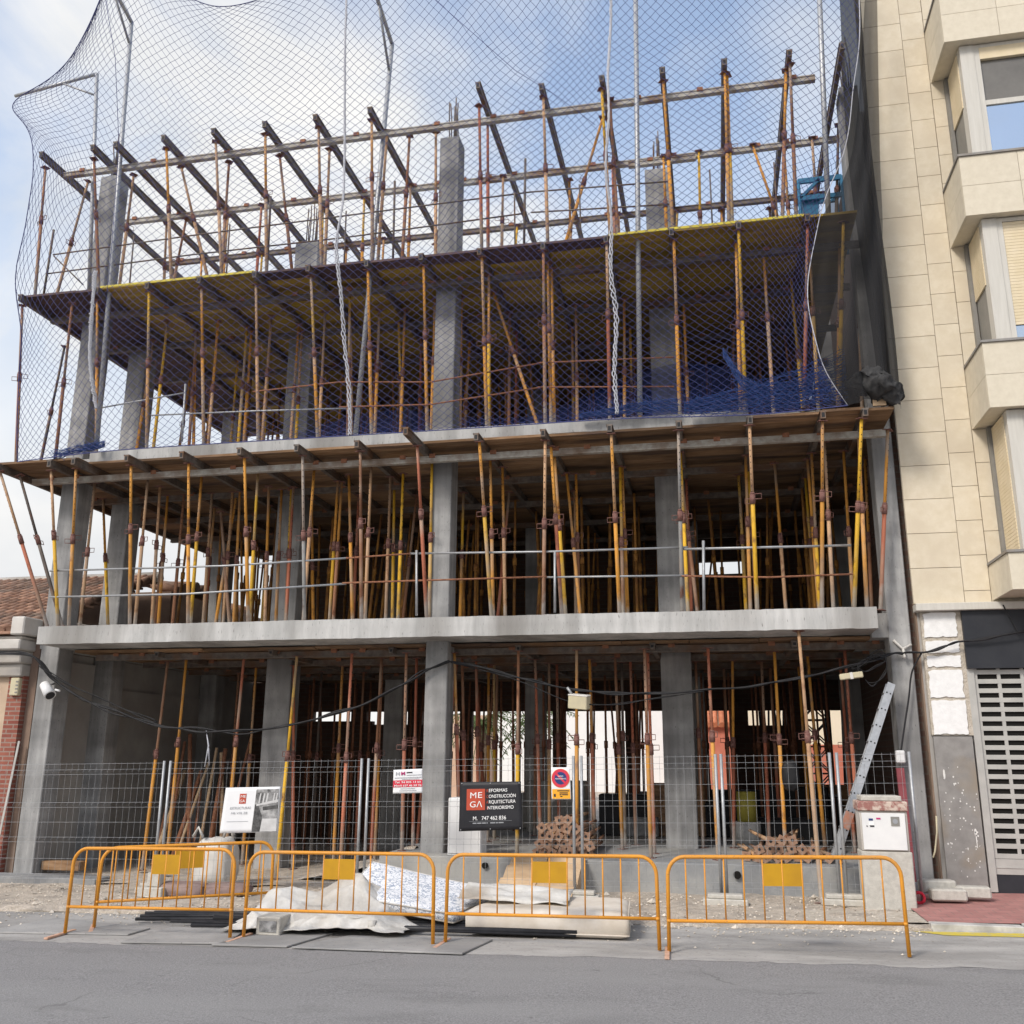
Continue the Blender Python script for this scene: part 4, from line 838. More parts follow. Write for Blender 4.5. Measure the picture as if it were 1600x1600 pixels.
# ------------------------------------------------------------------ what shows through at the back of the site
def block(name, label, x0, x1, y0, y1, z1, mt_, wins=(), roof=None, cat='building'):
    e = thing(name, label, cat, ((x0+x1)/2, y0, .1))
    MB().box(x0, x1, y0, y1, -.2, z1).build('wall', mt_, e)
    for wx, wz, ww, wh in wins:
        f = MB().box(wx-ww/2-.06, wx+ww/2+.06, y0-.05, y0-.001, wz-.06, wz+wh+.06).build('window', 'far_white', e); MB().box(wx-ww/2, wx+ww/2, y0-.07, y0-.051, wz, wz+wh).build('pane', 'glass_grey', f)
    if roof:
        m = MB(); n = int((x1-x0)/.3)
        for k in range(n): m.tube([(x0+.15+k*.3, y0-.3, z1+.02), (x0+.15+k*.3, y1, z1+roof)], .13, 6)
        m.box(x0, x1, y0-.25, y1, z1-.05, z1+.0); m.build('roof', 'terracotta', e)
block('white_building', 'plain white building across the yard, seen through the ground floor', -16.0, -.85, 31, 36, 7.0, 'far_white', [(-12, 2.6, .8, 1.0)])
block('pink_house', 'pinkish house in the yard behind the middle column', -10.6, -8.55, 22.5, 23.9, 3.2, 'far_pink')
block('red_house', 'red house with terracotta roof seen past the right column', -.8, .72, 29, 30.8, 3.0, 'far_red', [], 1.0, 'house')
block('cream_house', 'cream house at the right of the rear yard', -.8, 16, 31, 36, 7.5, 'far_cream', [(6.2, 4, .9, 1.2)])
block('red_wall', 'low red wall in front of the cream house in the yard', 3.0, 12, 27, 27.3, 2.2, 'far_red', cat='wall')
def palm(x, y, h, label):
    e = thing('palm_tree', label, 'tree', (x, y, .1), 'palm trees in the yard')
    m = MB(); m.tube([(x, y, .1), (x+.1, y, h*.5), (x, y, h)], [.22, .17, .16], 9); m.build('trunk', 'trunk', e)
    m = MB()
    for k in range(26):
        a = random.random()*6.28; el = random.uniform(-.5, 1.0); ln = random.uniform(1.1, 1.7); pts = []
        for i in range(7):
            t = i/6; pts.append(Vector((x+math.cos(a)*ln*t*math.cos(el*.6), y+math.sin(a)*ln*t*math.cos(el*.6), h+ln*(t*math.sin(el)-.55*t*t))))
        m.tube(pts, .015, 4)
        for i in range(1, 7):
            for s_ in (-1, 1):
                for q in range(2):
                    p = pts[i-1].lerp(pts[i], q*.5+.2); sd = Vector((-math.sin(a)*s_, math.cos(a)*s_, -.6)).normalized()*random.uniform(.25,.42); m.quad(p, p+sd*.5+Vector((.02,0,.01)), p+sd, p+sd*.5-Vector((.02,0,.01)))
    m.build('crown', 'leaf', e)
palm(-8.3, 20.5, 2.9, 'small palm tree in the yard beside the pinkish house'); palm(-6.3, 21.5, 3.1, 'small palm tree in the yard before the white building')
# lattice mast of the site hoist
e = thing('lattice_mast', 'dark steel lattice mast behind the right bay of the ground floor', 'mast', (2.0, 9.6, .12))
m = MB()
for x in (1.95, 2.55):
    for y in (9.4, 10.0): m.obox((x, y, .1), (x, y, 7.4), .06, .06, Vector((0,1,0)))
for k in range(12):
    z = .15+k*.6
    for y in (9.4, 10.0):
        m.obox((1.95, y, z), (2.55, y, z+.6), .03, .03); m.obox((2.55, y, z), (1.95, y, z+.6), .03, .03); m.obox((1.95, y, z), (2.55, y, z), .03, .03)
m.build('lattice', 'black', e)
for i in range(26):
    pass
m = MB()
for i in range(34):
    x = random.choice((random.uniform(1.0, 2.0), random.uniform(2.5, 4.0))); m.tube([(x, random.uniform(9.0, 9.4), .15), (x+random.uniform(-.25,.25), 9.1, 2.75)], .025, 5)
tag(m.build('standing_bars', 'black'), 'dark steel bars standing in rows behind the right bay', 'bars', kind='stuff')
# ------------------------------------------------------------------ mesh site fence
def fence(x0, x1, y, label, skew=0):
    n = thing('site_fence', label, 'fence', (x0, y, walk_z(x0)), 'mesh fence panels round the site')
    zb = lambda x: walk_z(x)+.10
    H_ = 1.72; y1 = y+skew; L_ = x1-x0
    f = lambda t, h, dy=0: Vector((x0+L_*t, y+skew*t+dy, zb(x0+L_*t)+h))
    m = MB()
    c = int(L_/.102)
    for i in range(1, c):
        t = i/c; fold = [(0,0)]
        pts = [f(t, 0)]
        for hh in (.10, .62, 1.12, 1.60): pts += [f(t, hh-.035), f(t, hh, -.028), f(t, hh+.035)]
        pts.append(f(t, H_+.02)); m.tube(pts, .0018, 4, smooth=False)
    for hh in (.065, .135, .35, .585, .655, .87, 1.085, 1.155, 1.36, 1.565, 1.635, H_): m.tube([f(0, hh), f(1, hh)], .0020, 4, smooth=False)
    m.build('wire_mesh', 'galv', n)
    for t in (.004, .996):
        MB().tube([f(t, -.10), f(t, H_+.03)], .021, 8).build('post', 'galv', n)
FX = [(-11.15,-8.13),(-8.05,-5.0),(-4.92,-1.93),(-1.84,-.02),(.04,1.44),(1.52,2.42)]
FD = ['before the concrete corner column on the left','behind the white banner','behind the leaning patterned mattress and black banner','before the stacked props, carrying the parking sign','before the right bay of the ground floor','around the white utility cabinet and ladder']
for (a, b_), d in zip(FX, FD): fence(a, b_, -.55, 'grey wire mesh fence panel %s' % d)
def foot(x, y, label, tone='block'):
    n = MB(); z = walk_z(x); n.box(x-.28, x+.28, y-.11, y+.11, z-.01, z+.07); n.box(x-.22, x+.22, y-.085, y+.085, z+.07, z+.125)
    tag(n.build('fence_foot', tone, bevel=.012), label, 'fence foot', 'concrete feet of the mesh fence')
foot(-8.09, -.55, 'pale concrete fence foot near the left barriers'); foot(-4.96, -.6, 'concrete fence foot behind the leaning mattress'); foot(-1.88, -.62, 'concrete fence foot right of the plank ramp'); foot(0.02, -.75, 'pinkish concrete fence foot left of the leaning prop by the right barrier'); foot(1.48, -.6, 'concrete fence foot beside the utility cabinet')

# ------------------------------------------------------------------ yellow crowd barriers
def barrier(ax, ay, bx, by, label, plate=.5, mirror=False, H_=.90):
    z0 = road_z(ax)+.006; z1 = road_z(bx)+.006
    e = thing('crowd_barrier', label, 'barrier', (ax, ay, z0), 'yellow barriers along the kerb')
    A, Bv = Vector((ax, ay, z0)), Vector((bx, by, z1)); D = Bv-A
    f = lambda t, h: A+D*t+Vector((0, 0, h))
    c = .17/D.length; pts = [f(0, .02), f(.004, H_-.20)]
    for k in range(7):
        a = k/6*math.pi/2; pts.append(f(.004+c*(1-math.cos(a)), H_-.18+.18*math.sin(a)))
    for k in range(7):
        a = math.pi/2-k/6*math.pi/2; pts.append(f(.996-c*(1-math.cos(a)), H_-.18+.18*math.sin(a)))
    pts += [f(.996, H_-.20), f(1, .01)]
    MB().tube(pts, .0195, 12).build('frame', 'yellow_paint', e)
    MB().tube([f(.004, .30), f(.996, .30)], .017, 10).build('bottom_rail', 'yellow_paint', e)
    nb = 11
    bar_ = []
    for i in range(nb):
        t = (i+1)/(nb+1); MB().tube([f(t, .30), f(t, H_-.01)], .008, 7).build('bar', 'yellow_paint', e)
    k = int(plate*(nb+1)); ta, tb, tc_ = (k)/(nb+1), (k+1)/(nb+1), (k+2)/(nb+1)
    nn = Vector((D.y, -D.x, 0)).normalized()*.004
    for p, q in ((ta, tb), (tb, tc_)):
        m = MB(); g_ = .004/D.length
        m.prism([f(p+g_, H_-.27)+nn, f(q-g_, H_-.27)+nn, f(q-g_, H_-.06)+nn, f(p+g_, H_-.06)+nn], -nn*.6); m.build('plate', 'yellow_plate', e)
    pv = Vector((D.y, -D.x, 0)).normalized()
    m = MB(); m.obox(A-pv*.20+Vector((-.02,0,.02)), A+pv*.30+Vector((-.02,0,.012)), .045, .02); m.build('foot', 'foot_pink', e)
    for t in (0, 1):
        MB().tube([f(.004+.992*t, .285), f(.004+.992*t, .315)], .024, 10).build('weld_sleeve', 'yellow_paint', e)
barrier(-7.33, -3.62, -5.30, -3.62, 'yellow crowd barrier at the left end of the front row', .52, H_=.93)
barrier(-5.17, -3.56, -2.98, -3.68, 'yellow crowd barrier before the crumpled white tarpaulin', .43, H_=.90)
barrier(-2.88, -3.56, -.65, -3.62, 'yellow crowd barrier before the beige mattress and plank ramp', .43, H_=.89)
barrier(-.55, -3.72, 1.70, -3.62, 'yellow crowd barrier at the right end before the utility cabinet', .43, H_=.90)
barrier(-7.22, -3.25, -5.50, -2.22, 'yellow crowd barrier set at an angle behind the leftmost one', .43, H_=.90)

# ------------------------------------------------------------------ plates, pipes, tarp, mattresses
def plate(pts, label, h=.018, lift=.008):
    P = []
    for px, py in pts:
        d = ray(px, py); t = (-.16+lift-1.72)/(d.z-.018*d.x); P.append(CAM+d*t)
    m = MB(); m.prism(P, (0, 0, h)); tag(m.build('ground_plate', 'steel_plate', bevel=.004), label, 'plate', 'flat plates laid on the gutter')
plate([(-30,1458),(90,1436),(235,1452),(200,1462)], 'pale flat plate on the gutter at the far left behind the first barrier foot')
plate([(188,1474),(270,1450),(385,1455),(352,1476)], 'flat grey plate on the gutter under the left barrier')
plate([(330,1478),(420,1458),(520,1460),(448,1481)], 'flat grey plate on the gutter before the white tarpaulin')
plate([(455,1482),(545,1464),(770,1470),(722,1492)], 'dark flat plate on the gutter under the pipes by the second barrier', lift=.009)
for i in range(16):
    y = -2.86+random.uniform(-.22,.2); x0, x1 = (-7.0, -4.6) if i < 5 else (-5.5+random.uniform(-.9,.5), -1.25+random.uniform(-.35,.1))
    if i < 5: y = -2.75+.1*i; 
    r_ = random.choice((.016, .022, .03)) if i > 4 else .02
    dy = random.uniform(-.12,.12); z0, z1 = road_z(x0)+.03+r_+.02*(i%3), road_z(x1)+.03+r_+.02*((i+1)%3)
    m = MB(); m.tube([(x0, y, z0), ((x0+x1)/2, y+dy*.6, (z0+z1)/2+.005), (x1, y+dy, z1)], r_, 8)
    o = m.build('black_pipe', 'pipe_black')
    tag(o, 'long black pipe in the bundle lying on the gutter behind the barriers', 'pipe', 'black pipes lying in a bundle')
m = MB(); p = AZ(570, 1455, -.12); m.tube([(p.x-.03, -3.32, p.z+.035), (p.x+.05, -3.32, p.z+.035)], .045, 10); tag(m.build('tape_band', 'tarp'), 'white tape wrapped round the black pipes', 'tape')
# crumpled white tarpaulin thrown over a heap
def tarp(u, v):
    x = -5.55+2.15*u; y = -3.38+1.35*v
    h = .47*math.exp(-((u-.60)/.25)**2-((v-.62)/.40)**2)+.28*math.exp(-((u-.20)/.15)**2-((v-.4)/.3)**2)+.10*math.exp(-((u-.85)/.15)**2-((v-.2)/.3)**2)
    rd = lambda a, b_, c: 1-abs(noise.noise(Vector((a, b_, c))))*2
    wv = .07*noise.noise(Vector((u*4+v*2, v*4-u*2, 1)))+.075*rd(u*4+v*3, v*4-u*2, 4)+.016*rd(u*11-v*7, v*10, 2)+.006*noise.noise(Vector((u*30, v*24, 2)))-.02
    e_ = min(1, 7*min(u, 1-u, v+.03, 1-v)); y += .14*noise.noise(Vector((u*6, 3, v)))*(1 if v < .1 else .3); x += .12*noise.noise(Vector((v*5, u*3, 8)))
    return Vector((x, y, road_z(x)+.05+max(-.025, (h+wv)*(.25+.75*e_))))
o = MB().grid(tarp, 130, 90).build('tarpaulin', 'tarp', solid=.006); tag(o, 'crumpled dirty white tarpaulin heaped behind the second barrier', 'tarpaulin')
n = thing('hollow_block', 'pale hollow concrete block at the front edge of the tarpaulin', 'block', (-4.75, -3.4, -.2))
m = MB(); bx = AZ(412, 1445, -.1); x = bx.x; y = -3.45; z = road_z(x)+.02
m.box(x-.14, x+.14, y+.02, y+.34, z, z+.19); m.build('body', 'block', n, bevel=.01)
m = MB(); m.box(x-.10, x+.10, y+.01, y+.0205, z+.04, z+.15); m.build('hollow', 'photo_grey', n)
def slab_thing(name, c4, th, mt_, label, cat, bev=.03, piping=None):
    P = [Vector(p) for p in c4]; nrm = (P[1]-P[0]).cross(P[3]-P[0]).normalized()
    if nrm.z < 0: nrm = -nrm
    m = MB(); nu, nv = 24, 12; g = {}
    def pt(u, v): return P[0].lerp(P[1], u).lerp(P[3].lerp(P[2], u), v)
    def top(u, v):
        b = min(1, 14*min(u, 1-u), 14*min(v, 1-v)); s_ = .84+.16*math.sqrt(max(0, b)); return pt(.5+(u-.5)*.985, .5+(v-.5)*.985)+nrm*th*(s_-.5)*1.0+nrm*.012*noise.noise(Vector((u*6, v*4, th*9)))
    def bot(u, v):
        b = min(1, 14*min(u, 1-u), 14*min(v, 1-v)); s_ = .84+.16*math.sqrt(max(0, b)); return pt(.5+(u-.5)*.985, .5+(v-.5)*.985)-nrm*th*(s_-.5)
    m.grid(top, 40, 24); m.grid(bot, 40, 24)
    rim = [(i/40, 0) for i in range(40)]+[(1, j/24) for j in range(24)]+[(1-i/40, 1) for i in range(40)]+[(0, 1-j/24) for j in range(24)]
    for a, b_ in zip(rim, rim[1:]+rim[:1]): f = m.b.faces.new([m.b.verts.new(q) for q in (top(*a), top(*b_), bot(*b_), bot(*a))]); f.smooth = True
    bmesh.ops.remove_doubles(m.b, verts=m.b.verts, dist=.0004)
    n = thing(name, label, cat, tuple(P[0]))
    m.build('body', mt_, n)
    for f_ in (top, bot):
        q = MB(); q.tube([f_(*r_) for r_ in rim]+[f_(0,0)], .009, 6); q.build('piping', piping or mt_, n)
A = lambda px, py, y: AY(px, py, y)
slab_thing('mattress', (A(536,1405,-2.75), A(581,1352,-2.0), A(800,1404,-1.95), A(708,1436,-3.0)), .15, 'ticking', 'white and blue patterned mattress propped at a slant on the tarpaulin', 'mattress', piping='tarp')
x0 = -2.72; zb = road_z(-2)+.165
slab_thing('mattress', ((-2.80,-3.10,zb-.02),(-.98,-3.16,zb+.0),(-1.05,-2.2,zb+.03),(-2.6,-2.25,zb+.04)), .27, 'mattress', 'stained beige mattress lying flat on the black pipes', 'mattress')
m = MB()
def fl(u, v): x = -2.95+1.25*u; y = -2.85+.55*v; return Vector((x, y, road_z(x)+.37-.06*u+.10*v+.05*noise.noise(Vector((u*4, v*4, 2)))))
tag(m.grid(fl, 20, 12).build('dust_sheet', 'tarp', solid=.005), 'pale dust sheet folded between the two mattresses', 'sheet')

# ------------------------------------------------------------------ plinth front: ramp, stacked props, white cabinet, bags
n = thing('plank_ramp', 'ramp of worn wooden planks up to the concrete plinth', 'ramp', (-2.4, -.5, -.1))
m = MB(); x0 = AY(800,1345,.1).x; x1 = AY(915,1345,.1).x
for i, (ya, za, yb, zb_) in enumerate(((.16,.31,-.13,.17),(-.10,.185,-.42,.035),(-.40,.055,-.78,-.10))):
    for k in range(2):
        a = x0-.03*i+(x1-x0)*k/2; b_ = x0-.03*i+(x1-x0)*(k+1)/2-.012
        m.prism([(a,ya,za),(b_,ya,za),(b_,yb,zb_),(a,yb,zb_)], (0,.01,.035))
m.build('planks', 'wood', n)
m = MB()
for x in (x0+.1, x1-.1): m.prism([(x,.16,.29),(x,-.76,-.12),(x,.16,-.12)], (.05,0,0))
m.build('stringer', 'wood', n)
def lying(x, y, z, ln, r_, label, group, skew=0):
    e = bpy.data.objects.new('stacked_prop', None); COL.objects.link(e); e.location = (x, y, z); tag(e, label, 'prop', group)
    c = HUES[random.choice(('tan','brown','brown','tan'))]
    for me, nm, s_, l_ in ((ME_OUT, 'lower_tube', ln*.55, 0), (ME_IN, 'upper_tube', ln*.45, ln*.55), (ME_PL2, 'base_plate', 1, 0)):
        o = bpy.data.objects.new(nm, me); COL.objects.link(o); o.parent = e; o.location = (0, 0, l_); o.scale = (1, 1, s_); o.color = (*c, 1)
    e.rotation_mode = 'QUATERNION'; e.rotation_quaternion = Matrix.Rotation(skew, 3, 'Z').to_quaternion() @ Matrix.Rotation(R(-90), 3, 'X').to_quaternion() @ Matrix.Rotation(random.uniform(0, 1.57), 3, 'Z').to_quaternion()
MT['plate_tan'] = mat('plate_tan', (.40,.26,.18), (.24,.13,.085), 14, .85, .3, 60, objcol=False)
b = MB(); b.box(-.06,.06,-.06,.06,-.010,0); nf = len(b.b.faces); b.tube([(0,0,-.013),(0,0,-.0101)], .021, 9)
b.b.faces.ensure_lookup_table()
for f_ in b.b.faces[nf:]: f_.material_index = 1
o = b.build('base_plate', ['plate_tan', 'black']); ME_PL2 = o.data; bpy.data.objects.remove(o)
px = AY(884, 1330, .5)
rows = [(7, 0), (7, .045), (6, .09), (5, .1), (2, .36)]
z = .285+.075; cnt = 0
for k, (nn_, off_) in enumerate(rows):
    for i in range(nn_):
        lying(px.x-.42+off_+i*.125+random.uniform(-.015,.015), .35+random.uniform(-.06,.1), z+random.uniform(-.01,.01), 1.9, .03, 'rusty prop lying end-on in the stack on the plinth behind the parking sign', 'stacked props on the plinth', random.uniform(-.04,.04))
    z += .112
px = AY(1165, 1330, .6)
for k, (nn_, off_) in enumerate(((10, 0), (6, .2), (3, .35))):
    for i in range(nn_): lying(px.x+off_+i*.14+random.uniform(-.03,.03), .5+random.uniform(-.1,.25), .36+k*.11, 2.0, .03, 'rusty prop lying end-on in the low pile of the right bay', 'low pile of props in the right bay', random.uniform(-.25,.25))
n = thing('white_cabinet', 'plain white cabinet standing by the centre column behind the black banner', 'cabinet', (-3.8, .3, .285))
xa, xb = AY(699,1330,.28).x, AY(752,1330,.28).x
MB().box(xa, xb, .28, .62, .286, 1.10).build('body', 'white_plastic', n, bevel=.012); MB().box(xa+.01, xb-.01, .262, .278, .32, 1.07).build('door', 'white_plastic', n, bevel=.006)
def sackm(x, y, z, sx, sy, sz, name, mt_, label, cat, seed):
    m = MB(); b_ = bmesh.ops.create_icosphere(m.b, subdivisions=4, radius=1)
    for v in m.b.verts:
        p = v.co.copy(); q = Vector([math.copysign(abs(c)**.62, c) for c in p]); k = 1+.09*noise.noise(p*2.3+Vector((seed,0,0)))+.05*noise.noise(p*6+Vector((seed,2,0)))
        v.co = Vector((x+q.x*sx*k, y+q.y*sy*k, z+sz+q.z*sz*k))
    for f in m.b.faces: f.smooth = True
    return tag(m.build(name, mt_), label, cat)
bx_ = AY(330, 1380, -.1)
bgo = sackm(bx_.x-.02, .05, -.26, .30, .30, .37, 'bulk_bag', 'bag', 'white bulk bag standing behind the angled barrier', 'bag', 1)
m = MB()
for dx, dy in ((-.25,-.2),(.25,-.2),(.05,.2)): m.tube([(bx_.x+dx-.08, .05+dy, .5), (bx_.x+dx, .05+dy, .66+.1*dx), (bx_.x+dx+.08, .05+dy, .5)], .022, 5)
o = m.build('lifting_loop', 'bag'); o.parent = bgo
sackm(bx_.x-.1, -.75, -.26, .42, .25, .10, 'cement_sack', 'sack', 'slumped purplish sack lying before the white bulk bag', 'sack', 4); sackm(bx_.x+.55, -.65, -.25, .36, .22, .09, 'cement_sack', 'sack', 'slumped brown sack right of the white bulk bag', 'sack', 6)
n = thing('trestle_crate', 'small pale crate of stone pieces behind the left barriers', 'crate', (-8.4, -.9, -.2)); m = MB(); q = AY(240, 1380, -.95); m.box(q.x-.15, q.x+.22, -1.1, -.8, walk_z(q.x), walk_z(q.x)+.13); m.box(q.x-.08, q.x+.12, -1.0, -.85, walk_z(q.x)+.131, walk_z(q.x)+.32); m.build('body', 'block', n, bevel=.01)
# rusty bars and props leaning in the dark left corner
for i in range(13):
    x = -9.9+.09*i+random.uniform(-.05,.05); lx = random.uniform(-.5,.35); m = MB(); m.tube([(x, 2.2+.05*i, -.2), (x+lx, 3.0, random.uniform(1.2, 2.2))], .028 if i % 3 else .04, 7)
    tag(m.build('leaning_tube', 'rust' if i % 4 else 'wood'), 'rusty tube leaning with others against the party wall in the left bay', 'tube', 'tubes leaning in the left bay')
m = MB(); m.box(-11.0, -10.3, .75, .95, -.16, -.02); tag(m.build('formwork_board', 'brown_board', bevel=.006), 'dark board lying by the foot of the left corner column', 'board')
# rough gravel heap and loose timber inside
def heap(u, v): x = -6.6+1.9*u; y = .8+1.6*v; return Vector((x, y, -.2+.62*u*math.sin(math.pi*min(1, v+.25))*(.8+.2*noise.noise(Vector((u*5, v*5, 3))))+.04*noise.noise(Vector((u*14, v*14, 1)))))
tag(MB().grid(heap, 24, 20).build('gravel_heap', 'rubble'), 'sloping heap of grey gravel against the concrete plinth', 'gravel', kind='stuff')

# ------------------------------------------------------------------ utility cabinet, ladder, blocks at the right
n = thing('utility_cabinet', 'white electricity cabinet on a concrete base with a stained tile cap', 'cabinet', (1.8, -.9, -.07))
yb = -.95; c0 = AY(1352, 1400, yb).x; c1 = AY(1432, 1400, yb).x; zt = AY(1390,1331,yb).z; zd = AY(1390,1270,yb).z
MB().box(c0, c1, yb, yb+.42, -.10, zt).build('base', 'block', n, bevel=.012)
MB().box(c0+.01, c1-.02, yb+.01, yb+.40, zt+.001, zd+.02).build('housing', 'house_white', n, bevel=.008)
MB().box(c0+.03, c1-.05, yb-.012, yb+.008, zt+.02, zd-.005).build('door', 'white_plastic', n, bevel=.004)
MB().box(c0-.01, c1-.01, yb-.025, yb+.42, zd+.021, zd+.14).build('cap', 'maroon_stain', n, bevel=.01) if 'maroon_stain' in MT else None
MT['maroon_stain'] = mat('maroon_stain', (.55,.45,.38), (.30,.14,.12), 11, .9, .3, 40, lo=.45, hi=.58)
MB().box(c0-.01, c1-.01, yb-.025, yb+.42, zd+.021, zd+.135).build('cap', 'maroon_stain', n, bevel=.01)
MB().box(c0+.04, c1-.07, yb+.0, yb+.40, zd+.136, zd+.20).build('cap_tile', 'block', n, bevel=.01)
MB().box(c1-.22, c1-.12, yb-.018, yb-.0125, zd-.155, zd-.045).build('meter_label', 'alu_dark', n); q = MB(); q.tube([(c1-.17,yb-.022,zd-.10),(c1-.17,yb-.0185,zd-.10)], .03, 14); q.build('emblem', 'ink_grey', n)
for dx, dz, w_, h_, mm in ((.11,.07,.05,.025,'sign_blue'),(.20,.06,.05,.02,'sign_magenta'),(.11,.11,.06,.04,'letter'),(.12,.15,.05,.02,'ink')): MB().box(c0+dx, c0+dx+w_, yb-.016, yb-.0125, zd-dz-h_, zd-dz).build('sticker', mm, n)
MB().tube([(c0+.085, yb-.02, zd-.16), (c0+.085, yb-.012, zd-.16)], .008, 8).build('lock', 'ink', n)
n = thing('conduit', 'maroon conduit with a white junction cap rising beside the utility cabinet', 'conduit', (2.3, .5, -.1))
p = AY(1406, 1200, .5); m = MB(); m.obox((p.x+.03, .5, 0), (p.x, .5, p.z), .10, .06, Vector((0,1,0))); m.build('duct', 'maroon', n); p2 = AY(1407, 1183, .46); MB().box(p2.x-.06, p2.x+.06, .43, .53, p2.z-.08, p2.z+.09).build('junction_cap', 'white_plastic', n, bevel=.015)
n = thing('ladder', 'aluminium ladder leaning against the right-hand column, seen edge-on', 'ladder', (1.4, .1, .285))
b0, t0 = AY(1305, 1342, -.35), AY(1393, 1068, .35)
b0.z = max(b0.z, .05)
for sft in (0, .36):
    s_ = Vector((.03*(sft > 0), sft, 0)); MB().obox(b0+s_, t0+s_, .028, .105, Vector((0,1,0)).cross(t0-b0)).build('stile', 'galv', n)
d_ = t0-b0; sd = Vector((0,1,0)).cross(d_).normalized()
for k in range(10):
    c = b0+d_*((k+.6)/10.2)
    for o_ in (-.025, .025):
        q = c+sd*o_+Vector((0,-.016,0)); MB().tube([q, q+Vector((0,.40,0))], .012, 8).build('rung', 'galv', n)
        MB().tube([q-Vector((0,.004,0)), q+Vector((0,.0005,0))], .011, 8).build('rung_end', 'black', n)
MB().obox(b0+d_*.16+Vector((0,-.001,0)), b0+d_*.25+Vector((0,-.001,0)), .034, .107, Vector((0,1,0)).cross(d_)).build('rust_stain', 'rust_orange', n) if 'rust_orange' in MT else None
def kblock(px, py, y, sx, sy, sz, rz, label):
    p = AY(px, py, y); m = MB(); m.box(-sx/2, sx/2, -sy/2, sy/2, 0, sz); o = m.build('kerb_stone', 'block', bevel=.02); o.location = (p.x, y, p.z); o.rotation_euler = (0,0,rz); tag(o, label, 'stone', 'loose kerb stones by the stone panel')
kblock(1482,1407,-.45,.42,.2,.14,.05,'pale kerb stone lying left of its twin below the grey stone panel'); kblock(1520,1403,-.25,.42,.2,.14,-.04,'pale kerb stone lying right of its twin below the grey stone panel'); kblock(1465,1394,-.2,.42,.22,.15,.2,'broken kerb stone resting higher against the foot of the right column')
p = AY(1436, 1404, -.62); m = MB(); m.tube([Vector((p.x+.062*math.cos(a*.3), -.62+.012*math.sin(a*.9), p.z+.01+.062*math.sin(a*.3))) for a in range(22)], .019, 8); tag(m.build('red_hose', 'red_hose'), 'short ring of red hose beside the utility cabinet', 'hose')
p = AY(1440, 1300, .3); m = MB(); m.tube([AY(1463,1275,.42), AY(1464,1300,.40), AY(1461,1330,.42), AY(1458,1340,.40)], .012, 6); tag(m.build('pipe_stub', 'cream_plastic'), 'short cream pipe hanging by the right column', 'pipe')

# ------------------------------------------------------------------ overhead cables along the facade
def cable(pts, r_, n_, label, spread, seed):
    P = [AY(*q) for q in pts]; m = MB()
    for k in range(n_):
        Q = []
        for i in range(len(P)-1):
            for t in range(8):
                f = t/8; g = lambda a: P[min(max(a,0),len(P)-1)]
                p = cmr(g(i-1), g(i), g(i+1), g(i+2), f); s = spread
                Q.append(p+Vector((0, s*.6*noise.noise(Vector((i+f, k*3, seed))), s*noise.noise(Vector(((i+f)*.9, k*5+2, seed))))))
        Q.append(P[-1]); m.tube(Q, r_*(1 if k else 1.25), 6)
    return tag(m.build('cable_bundle', 'black'), label, 'cable', 'black cables strung across the facade')
yC = .42
cable([(-20,1022,.2),(48,1024,.3),(85,1062,yC),(125,1090,yC),(180,1112,yC),(245,1132,yC),(300,1140,yC),(365,1143,yC),(430,1137,yC),(500,1122,yC),(560,1104,yC),(625,1072,yC),(665,1048,.5),(703,1034,.53)], .013, 4, 'thick black cable bundle sagging across the left bays', .07, 1)
cable([(60,1040,.35),(120,1075,yC),(180,1102,yC),(245,1128,yC)], .008, 3, 'thin black cables sagging above the bundle at the far left', .06, 4)
cable([(703,1034,.53),(750,1042,yC),(800,1056,yC),(850,1069,yC),(905,1078,yC),(960,1083,yC),(1020,1083,yC),(1085,1081,yC),(1150,1074,yC),(1215,1065,yC),(1280,1053,yC),(1340,1038,yC),(1390,1022,.5),(1413,1020,.52)], .012, 3, 'black cable bundle from the centre column to the right column', .06, 2)
cable([(725,1040,.5),(800,1060,yC-.04),(870,1090,yC-.06),(925,1101,yC-.08),(980,1098,yC),(1040,1088,yC),(1100,1081,yC)], .006, 2, 'thin slack cable looping past the junction box', .03, 7)
cable([(1330,1045,yC),(1360,1028,yC),(1385,1030,yC),(1360,1050,yC),(1340,1040,yC),(1375,1020,yC),(1385,1045,yC),(1365,1070,yC),(1352,1062,yC)], .005, 3, 'loose coils of thin cable beside the right column', .08, 5)
cable([(1413,1020,.5),(1440,1020,.42),(1475,1010,.40),(1500,1003,.38),(1545,997,.36),(1600,985,.34),(1700,962,.3)], .012, 3, 'black cable bundle running on over the shop fascia', .04, 3)
cable([(1440,1020,.44),(1425,1050,.5),(1420,1090,.5),(1414,1130,.48),(1408,1172,.46)], .010, 1, 'black cable dropping down the right column to the junction cap', .0, 9)
cable([(1567,945,.36),(1580,970,.36),(1590,987,.34)], .008, 1, 'short black cable dropping over the shop fascia', 0, 3)
m = MB(); p = AY(1414, 1010, .57); m.tube([AY(1396,1000,.57), AY(1410,1014,.56), AY(1424,1007,.57)], .02, 6); m.tube([AY(1411,1014,.56), AY(1414,1028,.5)], .02, 6); tag(m.build('cable_bracket', 'bag'), 'pale wall bracket holding cables at the top of the right column', 'bracket')
m = MB(); P = [AY(*q) for q in ((322,1140,yC),(326,1165,yC),(320,1198,yC))]; m.tube(P, [.006,.014,.01], 5); m.tube([P[1], AY(327,1196,yC)], .008, 4); tag(m.build('hanging_cord', 'cord'), 'short frayed white cord hanging from the left cables', 'cord')
